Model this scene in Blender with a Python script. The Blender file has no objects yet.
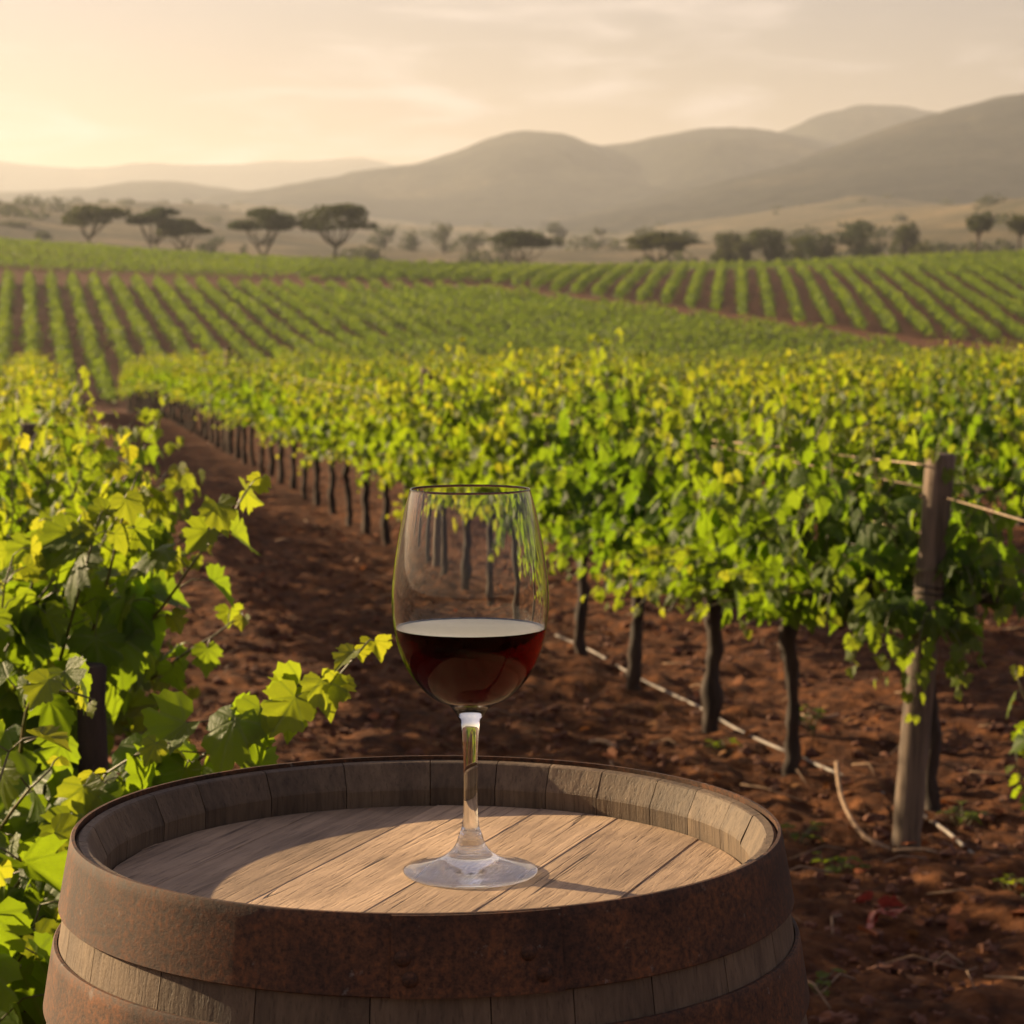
import bpy, math, random
import numpy as np
from mathutils import Vector, Matrix

S = bpy.context.scene
COL = S.collection
R = math.radians
rnd = random.Random(11)
RNG = np.random.default_rng(7)

# ------------------------------------------------------------------ camera
F_PX, HORIZON, CAM_Z = 2200.0, 335.0, 1.40
PITCH = math.atan((512 - HORIZON) / F_PX)
cam_d = bpy.data.cameras.new("camera")
cam = bpy.data.objects.new("camera", cam_d)
COL.objects.link(cam)
cam.location = (0, 0, CAM_Z)
cam.rotation_euler = (math.pi / 2 - PITCH, 0, 0)
cam_d.sensor_width = 36
cam_d.lens = 36 * F_PX / 1024
cam_d.clip_start, cam_d.clip_end = 0.05, 20000
cam_d.dof.use_dof = True
cam_d.dof.focus_distance = 1.56
cam_d.dof.aperture_fstop = 19
cam_d.dof.aperture_blades = 0
S.camera = cam

# ------------------------------------------------------------------ sun + sky
SUN_EL, SUN_AZ = R(18), R(61)            # azimuth to the left of the viewing direction
sun_dir = Vector((-math.sin(SUN_AZ) * math.cos(SUN_EL), math.cos(SUN_AZ) * math.cos(SUN_EL), math.sin(SUN_EL)))
sd = bpy.data.lights.new("sun", 'SUN')
sd.energy, sd.angle, sd.color = 5.0, R(0.6), (1.0, 0.75, 0.44)
so = bpy.data.objects.new("sun", sd)
COL.objects.link(so)
so.rotation_euler = sun_dir.to_track_quat('Z', 'Y').to_euler()
so.location = (-20, 20, 30)

W = bpy.data.worlds.new("World")
S.world = W
W.use_nodes = True
nt = W.node_tree
nt.nodes.clear()
N = nt.nodes.new
sky = N('ShaderNodeTexSky')
sky.sky_type = 'NISHITA'
sky.sun_disc = False
sky.sun_elevation, sky.sun_rotation = SUN_EL, -SUN_AZ
sky.air_density, sky.dust_density, sky.ozone_density = 2.0, 1.2, 1.0
tint = N('ShaderNodeMix'); tint.data_type = 'RGBA'; tint.blend_type = 'MULTIPLY'
tint.inputs[0].default_value = 1.0
tint.inputs[7].default_value = (1.0, 0.88, 1.36, 1)
tc = N('ShaderNodeTexCoord')
mp = N('ShaderNodeMapping'); mp.inputs['Scale'].default_value = (5.0, 5.0, 26.0)
mp.inputs['Location'].default_value = (2.3, 0.4, 1.2)
cn = N('ShaderNodeTexNoise'); cn.inputs['Scale'].default_value = 2.2
cn.inputs['Detail'].default_value = 7; cn.inputs['Roughness'].default_value = 0.55
cn.inputs['Distortion'].default_value = 0.5
cr = N('ShaderNodeMapRange'); cr.interpolation_type = 'SMOOTHSTEP'
cr.inputs['From Min'].default_value = 0.46; cr.inputs['From Max'].default_value = 0.72
cr.inputs['To Min'].default_value = 0.0; cr.inputs['To Max'].default_value = 0.68
cl = N('ShaderNodeMix'); cl.data_type = 'RGBA'
cl.inputs[7].default_value = (10.0, 8.3, 7.2, 1)
bg = N('ShaderNodeBackground'); bg.inputs['Strength'].default_value = 0.030
out = N('ShaderNodeOutputWorld')
L = nt.links.new
L(sky.outputs[0], tint.inputs[6])
L(tc.outputs['Generated'], mp.inputs['Vector']); L(mp.outputs[0], cn.inputs['Vector'])
L(cn.outputs[0], cr.inputs['Value']); L(cr.outputs[0], cl.inputs[0])
L(tint.outputs[2], cl.inputs[6]); L(cl.outputs[2], bg.inputs[0]); L(bg.outputs[0], out.inputs[0])

S.view_settings.view_transform = 'Standard'
S.view_settings.look = 'None'
S.view_settings.gamma = 1
S.view_settings.exposure = 1.55
S.render.resolution_x = S.render.resolution_y = 1024
S.render.engine = 'CYCLES'
cy = S.cycles
cy.use_denoising = True
cy.max_bounces, cy.diffuse_bounces, cy.glossy_bounces = 10, 3, 4
cy.transmission_bounces, cy.transparent_max_bounces, cy.volume_bounces = 10, 8, 0
cy.caustics_refractive = True
cy.caustics_reflective = False
cy.sample_clamp_indirect = 6

# ------------------------------------------------------------------ helpers: picture rays, scene tree, meshes
FWD = Vector((0, math.cos(PITCH), -math.sin(PITCH)))
UPV = Vector((0, math.sin(PITCH), math.cos(PITCH)))


def ray(px, py):
    return Vector((1, 0, 0)) * ((px - 512) / F_PX) + UPV * ((512 - py) / F_PX) + FWD


def at(px, py, depth):
    d = ray(px, py)
    return Vector((0, 0, CAM_Z)) + d * (depth / d.y)


def tag(o, label=None, cat=None, group=None, kind=None):
    if label: o['label'] = label
    if cat: o['category'] = cat
    if group: o['group'] = group
    if kind: o['kind'] = kind
    return o


def empty(name, loc, rotz=0.0):
    o = bpy.data.objects.new(name, None)
    COL.objects.link(o)
    o.location = loc
    o.rotation_euler = (0, 0, rotz)
    o.empty_display_size = 0.1
    return o


def link(name, me, parent=None, loc=None, rotz=0.0):
    o = bpy.data.objects.new(name, me)
    COL.objects.link(o)
    if parent: o.parent = parent
    if loc is not None: o.location = loc
    if rotz: o.rotation_euler = (0, 0, rotz)
    return o


def mesh_np(name, V, faces, mat, smooth=True, uv=None, data=None):
    """faces: list of int arrays (n,k); uv: per vertex (n,2); data: per vertex (n,3)"""
    me = bpy.data.meshes.new(name)
    V = np.asarray(V, dtype=np.float32)
    me.vertices.add(len(V))
    me.vertices.foreach_set("co", V.ravel())
    idx, start, tot = [], [], 0
    for f in faces:
        f = np.asarray(f, dtype=np.int32)
        if f.size == 0: continue
        idx.append(f.ravel())
        start.append(tot + np.arange(len(f), dtype=np.int32) * f.shape[1])
        tot += f.size
    idx = np.concatenate(idx); start = np.concatenate(start)
    me.loops.add(len(idx)); me.loops.foreach_set("vertex_index", idx)
    me.polygons.add(len(start)); me.polygons.foreach_set("loop_start", start.astype(np.int32))
    me.polygons.foreach_set("use_smooth", np.full(len(start), smooth, dtype=bool))
    if uv is not None:
        u = me.uv_layers.new(name="UVMap")
        u.data.foreach_set("uv", np.asarray(uv, dtype=np.float32)[idx].ravel())
    if data is not None:
        d = np.ones((len(V), 4), dtype=np.float32); d[:, :3] = data
        a = me.attributes.new("leafdata", 'FLOAT_COLOR', 'POINT')
        a.data.foreach_set("color", d.ravel())
    me.update(); me.validate()
    for m in (mat if isinstance(mat, (list, tuple)) else [mat]): me.materials.append(m)
    return me


class Geo:
    """collects tubes, lathes and closed blobs for one mesh"""
    def __init__(self): self.v, self.q, self.t, self.d, self.n = [], [], [], [], 0

    def add(self, V, Q=None, T=None, data=(0, 0, 0)):
        V = np.asarray(V, float)
        if Q is not None and len(Q): self.q.append(np.asarray(Q) + self.n)
        if T is not None and len(T): self.t.append(np.asarray(T) + self.n)
        self.v.append(V); self.d.append(np.tile(np.asarray(data, float), (len(V), 1))); self.n += len(V)

    def tube(self, P, rad, sides=6, data=(0, 0, 0), rough=0.0, rng=None):
        P = np.asarray(P, float); n = len(P)
        rad = np.broadcast_to(np.asarray(rad, float), (n,))
        D = np.gradient(P, axis=0); D /= np.linalg.norm(D, axis=1)[:, None] + 1e-9
        a = np.array([0.31, 0.87, 0.21]) if abs(D[:, 2]).mean() > 0.6 else np.array([0.05, 0.02, 1.0])
        X = np.cross(D, a); X /= np.linalg.norm(X, axis=1)[:, None] + 1e-9
        Y = np.cross(D, X)
        th = np.arange(sides) / sides * 2 * np.pi
        rr = rad[:, None] * (1 + (rough * (rng.random((n, sides)) - .5) * 2 if rough else 0))
        ring = P[:, None, :] + rr[..., None] * (np.cos(th)[None, :, None] * X[:, None, :] + np.sin(th)[None, :, None] * Y[:, None, :])
        V = np.concatenate([ring.reshape(-1, 3), P[:1], P[-1:]])
        i = np.arange(n - 1)[:, None] * sides; j = np.arange(sides)[None, :]; k = (j + 1) % sides
        Q = np.stack([i + j, i + k, i + sides + k, i + sides + j], -1).reshape(-1, 4)
        c0, c1 = n * sides, n * sides + 1
        j = np.arange(sides); k = (j + 1) % sides
        T = np.concatenate([np.stack([k, j, np.full(sides, c0)], 1), np.stack([(n - 1) * sides + j, (n - 1) * sides + k, np.full(sides, c1)], 1)])
        self.add(V, Q, T, data)

    def blob(self, c, r, jit, rng, data=(0, 0, 0), seg=8, rings=6):
        V = [(0, 0, -1)]
        for a in range(1, rings):
            ph = -math.pi / 2 + math.pi * a / rings
            for b in range(seg):
                t = 2 * math.pi * b / seg
                V.append((math.cos(ph) * math.cos(t), math.cos(ph) * math.sin(t), math.sin(ph)))
        V.append((0, 0, 1)); V = np.array(V)
        V *= 1 + jit * (rng.random((len(V), 1)) * 2 - 1)
        Q, T = [], []
        for a in range(rings - 2):
            for b in range(seg):
                i = 1 + a * seg; Q.append((i + b, i + (b + 1) % seg, i + seg + (b + 1) % seg, i + seg + b))
        for b in range(seg):
            T.append((0, 1 + (b + 1) % seg, 1 + b))
            i = 1 + (rings - 2) * seg; T.append((i + b, i + (b + 1) % seg, len(V) - 1))
        self.add(V * np.asarray(r) + np.asarray(c), Q, T, data)

    def mesh(self, name, mat, smooth=True):
        f = ([np.concatenate(self.q)] if self.q else []) + ([np.concatenate(self.t)] if self.t else [])
        return mesh_np(name, np.concatenate(self.v), f, mat, smooth, data=np.concatenate(self.d))


def lathe(name, prof, seg, mat, smooth=True):
    """open surface of revolution: prof (r,z) ordered so that normals point outwards"""
    V, idx, Q, T = [], [], [], []
    for (r, z) in prof:
        if r < 1e-6:
            idx.append([len(V)]); V.append((0, 0, z))
        else:
            idx.append(list(range(len(V), len(V) + seg)))
            for k in range(seg):
                t = 2 * math.pi * k / seg
                V.append((r * math.cos(t), r * math.sin(t), z))
    for A, B in zip(idx[:-1], idx[1:]):
        for k in range(seg):
            k2 = (k + 1) % seg
            if len(A) == 1: T.append((A[0], B[k2], B[k]))
            elif len(B) == 1: T.append((A[k], A[k2], B[0]))
            else: Q.append((A[k], A[k2], B[k2], B[k]))
    return mesh_np(name, V, [np.array(Q, int).reshape(-1, 4), np.array(T, int).reshape(-1, 3)], mat, smooth)


def smooth_profile(pts, n):
    """Catmull-Rom through (r,z) points"""
    P = np.array([pts[0]] + list(pts) + [pts[-1]], float); o = []
    for i in range(1, len(P) - 2):
        for k in range(n):
            t = k / n
            o.append(.5 * (2 * P[i] + (P[i + 1] - P[i - 1]) * t + (2 * P[i - 1] - 5 * P[i] + 4 * P[i + 1] - P[i + 2]) * t ** 2 + (3 * P[i] - P[i - 1] - 3 * P[i + 1] + P[i + 2]) * t ** 3))
    o.append(P[-2])
    return [tuple(x) for x in o]


_perm = np.random.default_rng(3).permutation(4096)
_grad = np.random.default_rng(4).random(4096) * 2 - 1


def vnoise(x, y, seed=0):
    xi, yi = np.floor(x).astype(int), np.floor(y).astype(int)
    fx, fy = x - xi, y - yi
    fx = fx * fx * fx * (fx * (fx * 6 - 15) + 10); fy = fy * fy * fy * (fy * (fy * 6 - 15) + 10)
    h = lambda a, b: _grad[_perm[(_perm[(a + seed * 131) & 4095] + b) & 4095]]
    return (h(xi, yi) * (1 - fx) + h(xi + 1, yi) * fx) * (1 - fy) + (h(xi, yi + 1) * (1 - fx) + h(xi + 1, yi + 1) * fx) * fy


def fbm(x, y, octv=4, seed=0, gain=.5):
    s, a = 0, 1.0
    for k in range(octv):
        s = s + a * vnoise(x * 2 ** k + 17.3 * k, y * 2 ** k - 9.1 * k, seed + k); a *= gain
    return s


# ------------------------------------------------------------------ terrain height
_by = np.array([0, 40, 50, 65, 95, 130, 167, 220, 272, 325, 348, 400, 600, 1500, 3000, 6500], float)
_bz = np.array([0, 0, -.35, -1.8, -4.5, -3.8, -1.3, 3.6, 7.9, 10.9, 11.1, 10.4, 20, 68.5, 146, 315], float)
_ty = np.concatenate([np.arange(0, 700, 1.0), np.arange(700, 6600, 20.)])
_tz = np.interp(_ty, _by, _bz)
_k = np.hanning(23); _k /= _k.sum()
_sm = np.convolve(np.pad(_tz[:700], 11, mode='edge'), _k, mode='valid')
_tz[:690] = _sm[:690]
ROW_A = R(12.4)
ROW_D = Vector((-math.sin(ROW_A), math.cos(ROW_A), 0))
ROW_R = Vector((math.cos(ROW_A), math.sin(ROW_A), 0))
SPACING = 2.36


def ground(x, y):
    x, y = np.asarray(x, float), np.asarray(y, float)
    z = np.interp(np.maximum(y, 0), _ty, _tz)
    w = np.clip((y - 180) / 150, 0, 1)
    u = np.clip((x - 12) / 88, -2.2, 2.2)
    z = z + w * np.where(u < 0, 3.9 * np.abs(u) ** 1.9, 4.0 * np.abs(u) ** 1.9)
    return z


def gz(x, y): return float(ground(x, y))


def hit_ground(px, py):
    d = ray(px, py); a = 1.0
    for _ in range(4000):
        p = Vector((0, 0, CAM_Z)) + d * a
        if p.z <= gz(p.x, p.y): return p
        a *= 1.002
    return p


def row_pt(lat, t):
    p = ROW_R * lat + ROW_D * t
    return Vector((p.x, p.y, gz(p.x, p.y)))


# ------------------------------------------------------------------ materials
def mat(name):
    m = bpy.data.materials.new(name); m.use_nodes = True
    n = m.node_tree; n.nodes.clear()
    o = n.nodes.new('ShaderNodeOutputMaterial')
    return m, n, n.nodes.new, n.links.new, o


def ramp(new, stops, interp='LINEAR'):
    r = new('ShaderNodeValToRGB'); r.color_ramp.interpolation = interp
    e = r.color_ramp.elements
    while len(e) < len(stops): e.new(0.5)
    for k, (p, c) in enumerate(stops):
        e[k].position = p; e[k].color = (*c, 1)
    return r


def noise(new, lk, vec, scale, detail=4, rough=.55, dist=0.0):
    n = new('ShaderNodeTexNoise')
    n.inputs['Scale'].default_value = scale; n.inputs['Detail'].default_value = detail
    n.inputs['Roughness'].default_value = rough; n.inputs['Distortion'].default_value = dist
    if vec is not None: lk(vec, n.inputs['Vector'])
    return n


def math_n(new, lk, op, a, b=None, clamp=False):
    m = new('ShaderNodeMath'); m.operation = op; m.use_clamp = clamp
    for i, v in enumerate((a, b)):
        if v is None: continue
        if isinstance(v, (int, float)): m.inputs[i].default_value = v
        else: lk(v, m.inputs[i])
    return m.outputs[0]


def mixc(new, lk, fac, a, b, blend='MIX'):
    m = new('ShaderNodeMix'); m.data_type = 'RGBA'; m.blend_type = blend
    for i, v in ((0, fac), (6, a), (7, b)):
        if isinstance(v, (int, float)): m.inputs[i].default_value = v
        elif isinstance(v, tuple): m.inputs[i].default_value = (*v, 1)
        else: lk(v, m.inputs[i])
    return m.outputs[2]


def leaf_material(name, dark, light, young, trans, trans_young, veins=True, tfac=0.48, rough=.5):
    m, n, new, lk, o = mat(name)
    at_ = new('ShaderNodeAttribute'); at_.attribute_name = 'leafdata'
    sep = new('ShaderNodeSeparateColor'); lk(at_.outputs['Color'], sep.inputs[0])
    base = mixc(new, lk, sep.outputs[0], dark, light)
    base = mixc(new, lk, sep.outputs[1], base, young)
    tr = mixc(new, lk, sep.outputs[1], trans, trans_young)
    oi = new('ShaderNodeObjectInfo')
    va = new('ShaderNodeMapRange'); lk(oi.outputs['Random'], va.inputs[0]); va.inputs[3].default_value = .68; va.inputs[4].default_value = 1.18
    vc = new('ShaderNodeCombineColor'); lk(va.outputs[0], vc.inputs[0]); vc.inputs[2].default_value = .9
    lk(math_n(new, lk, 'ADD', math_n(new, lk, 'MULTIPLY', va.outputs[0], .6), .4), vc.inputs[1])
    base = mixc(new, lk, 1.0, base, vc.outputs[0], 'MULTIPLY'); tr = mixc(new, lk, 1.0, tr, vc.outputs[0], 'MULTIPLY')
    bump = None
    if veins:
        uv = new('ShaderNodeUVMap'); sx = new('ShaderNodeSeparateXYZ'); lk(uv.outputs[0], sx.inputs[0])
        ax = math_n(new, lk, 'ABSOLUTE', sx.outputs[0]); y = sx.outputs[1]
        best = None
        for ang in (0, 48, 100):
            c, s = math.cos(R(ang)), math.sin(R(ang))
            cross = math_n(new, lk, 'SUBTRACT', math_n(new, lk, 'MULTIPLY', ax, c), math_n(new, lk, 'MULTIPLY', y, s))
            dist = math_n(new, lk, 'ABSOLUTE', cross)
            along = math_n(new, lk, 'ADD', math_n(new, lk, 'MULTIPLY', ax, s), math_n(new, lk, 'MULTIPLY', y, c))
            pen = math_n(new, lk, 'MULTIPLY', math_n(new, lk, 'LESS_THAN', along, 0.0), 10.0)
            dist = math_n(new, lk, 'ADD', dist, pen)
            best = dist if best is None else math_n(new, lk, 'MINIMUM', best, dist)
        v = new('ShaderNodeMapRange'); lk(best, v.inputs[0])
        v.inputs[1].default_value, v.inputs[2].default_value, v.inputs[3].default_value, v.inputs[4].default_value = .010, .045, .8, 0.
        vor = new('ShaderNodeTexVoronoi'); vor.feature = 'DISTANCE_TO_EDGE'; vor.inputs['Scale'].default_value = 9
        lk(uv.outputs[0], vor.inputs['Vector'])
        v2 = new('ShaderNodeMapRange'); lk(vor.outputs['Distance'], v2.inputs[0])
        v2.inputs[1].default_value, v2.inputs[2].default_value, v2.inputs[3].default_value, v2.inputs[4].default_value = 0., .12, .25, 0.
        vv = math_n(new, lk, 'MAXIMUM', v.outputs[0], v2.outputs[0])
        base = mixc(new, lk, vv, base, (0.14, 0.17, 0.05))
        tr = mixc(new, lk, math_n(new, lk, 'MULTIPLY', vv, .6), tr, tuple(c * .45 for c in trans))
        bump = new('ShaderNodeBump'); bump.inputs['Strength'].default_value = .5; bump.inputs['Distance'].default_value = .002
        bump.invert = True
        lk(vv, bump.inputs['Height'])
    p = new('ShaderNodeBsdfPrincipled'); lk(base, p.inputs['Base Color'])
    p.inputs['Roughness'].default_value = rough; p.inputs['Specular IOR Level'].default_value = .18
    t = new('ShaderNodeBsdfTranslucent'); lk(tr, t.inputs['Color'])
    if bump: lk(bump.outputs[0], p.inputs['Normal'])
    mx = new('ShaderNodeMixShader'); mx.inputs[0].default_value = tfac
    lk(p.outputs[0], mx.inputs[1]); lk(t.outputs[0], mx.inputs[2]); lk(mx.outputs[0], o.inputs['Surface'])
    return m


def simple(name, c0, c1, scale, rough=.8, bump=.3, dist=.01, stretch=(1, 1, 1), detail=6, metal=0.0):
    m, n, new, lk, o = mat(name)
    t = new('ShaderNodeTexCoord'); mpn = new('ShaderNodeMapping'); mpn.inputs['Scale'].default_value = stretch
    lk(t.outputs['Object'], mpn.inputs[0])
    nz = noise(new, lk, mpn.outputs[0], scale, detail, .6)
    r = ramp(new, [(.3, c0), (.7, c1)]); lk(nz.outputs[0], r.inputs[0])
    p = new('ShaderNodeBsdfPrincipled'); lk(r.outputs[0], p.inputs['Base Color'])
    p.inputs['Roughness'].default_value = rough; p.inputs['Metallic'].default_value = metal
    if bump:
        b = new('ShaderNodeBump'); b.inputs['Strength'].default_value = bump; b.inputs['Distance'].default_value = dist
        lk(nz.outputs[0], b.inputs['Height']); lk(b.outputs[0], p.inputs['Normal'])
    lk(p.outputs[0], o.inputs['Surface'])
    return m


M = {}
M['leaf'] = leaf_material('vine_leaf', (.022, .048, .007), (.050, .092, .010), (.13, .16, .022), (.30, .44, .014), (.52, .52, .03))
M['leaf_far'] = leaf_material('vine_leaf_far', (.022, .048, .007), (.052, .092, .010), (.13, .16, .022), (.29, .42, .014), (.50, .50, .03), veins=False)
M['leaf_dist'] = leaf_material('vine_rows_leaf', (.030, .055, .008), (.064, .10, .012), (.13, .16, .025), (.22, .32, .014), (.33, .39, .025), veins=False, tfac=.4, rough=.6)
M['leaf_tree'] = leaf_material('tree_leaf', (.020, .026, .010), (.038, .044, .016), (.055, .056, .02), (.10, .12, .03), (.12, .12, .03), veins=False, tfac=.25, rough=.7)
M['dead'] = leaf_material('dead_leaf', (.14, .05, .02), (.28, .13, .05), (.34, .10, .04), (.3, .12, .04), (.4, .1, .04), veins=False, tfac=.2, rough=.7)
M['bark'] = simple('vine_bark', (.013, .008, .005), (.058, .034, .021), 26, .9, .9, .012, (1, 1, .22))
M['tree_bark'] = simple('tree_bark', (.03, .022, .015), (.07, .05, .035), 6, .9, .5, .03)
M['cane'] = simple('green_cane', (.06, .075, .02), (.13, .09, .035), 30, .5, 0)
M['post'] = simple('weathered_post', (.032, .021, .014), (.215, .145, .095), 55, .85, .8, .006, (1, 1, .06))
M['wire'] = simple('trellis_wire', (.25, .17, .11), (.42, .31, .2), 40, .45, 0, metal=.5)
M['hose'] = simple('drip_hose', (.16, .13, .11), (.30, .25, .21), 12, .6, .2)
M['twig'] = simple('dry_twig', (.13, .075, .042), (.30, .19, .11), 40, .8, .3)
M['grape'] = simple('grape_skin', (.012, .006, .016), (.04, .02, .045), 30, .4, 0)
M['wiretie'] = simple('dark_wire', (.02, .018, .016), (.06, .05, .04), 40, .5, 0, metal=.6)
M['clod'] = simple('soil_clod', (.06, .021, .010), (.15, .055, .026), 20, .95, .8, .01)


def soil_material():
    m, n, new, lk, o = mat('vineyard_ground')
    g = new('ShaderNodeNewGeometry')
    at_ = new('ShaderNodeAttribute'); at_.attribute_name = 'leafdata'
    sep = new('ShaderNodeSeparateColor'); lk(at_.outputs['Color'], sep.inputs[0])
    n1 = noise(new, lk, g.outputs['Position'], 1.1, 6, .6)
    n2 = noise(new, lk, g.outputs['Position'], 14, 8, .65)
    r = ramp(new, [(.34, (.036, .0125, .005)), (.52, (.118, .044, .015)), (.70, (.25, .098, .034))]); lk(n2.outputs[0], r.inputs[0])
    r1 = ramp(new, [(.35, (.72, .70, .68)), (.65, (1.1, 1.1, 1.1))]); lk(n1.outputs[0], r1.inputs[0])
    soil = mixc(new, lk, 1.0, r.outputs[0], r1.outputs[0], 'MULTIPLY')
    vor = new('ShaderNodeTexVoronoi'); vor.inputs['Scale'].default_value = 55; vor.inputs['Randomness'].default_value = 1
    lk(g.outputs['Position'], vor.inputs['Vector'])
    peb = new('ShaderNodeMapRange'); lk(vor.outputs['Distance'], peb.inputs[0])
    peb.inputs[1].default_value, peb.inputs[2].default_value, peb.inputs[3].default_value, peb.inputs[4].default_value = .05, .22, .5, 0
    sel = math_n(new, lk, 'GREATER_THAN', n2.outputs[0], .56)
    soil = mixc(new, lk, math_n(new, lk, 'MULTIPLY', peb.outputs[0], sel), soil, (.30, .13, .065))
    g1 = noise(new, lk, g.outputs['Position'], .03, 6, .6); g2 = noise(new, lk, g.outputs['Position'], .35, 5, .65)
    rg = ramp(new, [(.36, (.055, .052, .026)), (.52, (.12, .095, .05)), (.70, (.22, .16, .085))]); lk(g1.outputs[0], rg.inputs[0])
    rg2 = ramp(new, [(.35, (.6, .62, .55)), (.65, (1.1, 1.08, 1.0))]); lk(g2.outputs[0], rg2.inputs[0])
    grass = mixc(new, lk, 1.0, rg.outputs[0], rg2.outputs[0], 'MULTIPLY')
    c = mixc(new, lk, sep.outputs[0], soil, grass)
    c = mixc(new, lk, sep.outputs[1], c, (.055, .085, .02))
    p = new('ShaderNodeBsdfPrincipled'); lk(c, p.inputs['Base Color'])
    p.inputs['Roughness'].default_value = .95; p.inputs['Specular IOR Level'].default_value = .15
    nb = noise(new, lk, g.outputs['Position'], 38, 8, .7)
    h = math_n(new, lk, 'ADD', math_n(new, lk, 'MULTIPLY', n2.outputs[0], 1.6), nb.outputs[0])
    h = math_n(new, lk, 'ADD', h, math_n(new, lk, 'MULTIPLY', peb.outputs[0], .5))
    b = new('ShaderNodeBump'); b.inputs['Strength'].default_value = .9; b.inputs['Distance'].default_value = .022
    lk(h, b.inputs['Height']); lk(b.outputs[0], p.inputs['Normal'])
    lk(p.outputs[0], o.inputs['Surface'])
    return m


def hill_material():
    m, n, new, lk, o = mat('hill_scrub')
    g = new('ShaderNodeNewGeometry')
    a = noise(new, lk, g.outputs['Position'], .004, 7, .6, .6)
    b = noise(new, lk, g.outputs['Position'], .05, 6, .7)
    r = ramp(new, [(.36, (.018, .021, .017)), (.54, (.036, .037, .028)), (.72, (.095, .078, .052))]); lk(a.outputs[0], r.inputs[0])
    r2 = ramp(new, [(.40, (.35, .38, .34)), (.62, (1.15, 1.1, 1.0))]); lk(b.outputs[0], r2.inputs[0])
    c = mixc(new, lk, 1.0, r.outputs[0], r2.outputs[0], 'MULTIPLY')
    p = new('ShaderNodeBsdfPrincipled'); lk(c, p.inputs['Base Color']); p.inputs['Roughness'].default_value = 1
    p.inputs['Specular IOR Level'].default_value = .05
    bp = new('ShaderNodeBump'); bp.inputs['Strength'].default_value = .8; bp.inputs['Distance'].default_value = 8
    lk(b.outputs[0], bp.inputs['Height']); lk(bp.outputs[0], p.inputs['Normal'])
    lk(p.outputs[0], o.inputs['Surface'])
    return m


M['soil'] = soil_material()
M['hill'] = hill_material()

# ------------------------------------------------------------------ the ground: one polar sheet round the camera
YR_X = np.array([-400, -61, -4, 5.3, 33.5, 42, 65, 120, 400], float)
YR_Y = np.array([266, 265, 262, 245, 190, 181, 160, 140, 100], float)


def yroad(x): return np.interp(x, YR_X, YR_Y)


def build_ground():
    rad = [0.6]
    while rad[-1] < 22: rad.append(rad[-1] * 1.0042)
    while rad[-1] < 400: rad.append(rad[-1] * 1.012)
    while rad[-1] < 6000: rad.append(rad[-1] * 1.04)
    rad = np.array(rad)
    fine = np.arange(-20, 20.01, .14)
    rest = np.arange(23, 338, 4.0)
    ang = np.radians(np.concatenate([fine, rest]))
    na, nr = len(ang), len(rad)
    X = rad[:, None] * np.sin(ang)[None]; Y = rad[:, None] * np.cos(ang)[None]
    Z = ground(X, Y)
    rr = np.repeat(rad[:, None], na, 1)
    near = np.clip((45 - rr) / 25, 0, 1)
    lat = X * ROW_R.x + Y * ROW_R.y
    ph = (lat / SPACING - np.round(lat / SPACING)) * SPACING
    Z = Z + near * (.008 * np.exp(-(ph / .3) ** 2) + .022 * fbm(X * 1.3, Y * 1.3, 3, 2))
    Z = Z + np.clip((26 - rr) / 10, 0, 1) * (.019 * fbm(X * 6.5, Y * 6.5, 4, 9, .62) + .011 * np.maximum(fbm(X * 15, Y * 15, 3, 19), .0))
    far = np.clip((rr - 420) / 300, 0, 1)
    Z = Z + far * 5 * fbm(X * .006, Y * .006, 4, 5)
    V = np.stack([X, Y, Z], -1).reshape(-1, 3)
    V = np.concatenate([V, [[0, 0, 0]]])
    i = (np.arange(nr - 1) * na)[:, None]; j = np.arange(na)[None]; k = (j + 1) % na
    Q = np.stack([i + k, i + j, i + na + j, i + na + k], -1).reshape(-1, 4)
    j = np.arange(na); T = np.stack([j, (j + 1) % na, np.full(na, nr * na)], 1)
    D = np.zeros((len(V), 3))
    x, y = V[:, 0], V[:, 1]
    edge = 352 + 3 * fbm(x * .05, y * .05, 3, 33)
    D[:, 0] = np.clip((y - edge) / 4, 0, 1)
    D[:, 1] = np.clip(1 - np.abs(y - 344) / 12, 0, 1) * .8
    o = link('ground', mesh_np('ground', V, [Q, T[:, ::-1]], M['soil'], data=D))
    tag(o, kind='structure')


build_ground()


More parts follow.
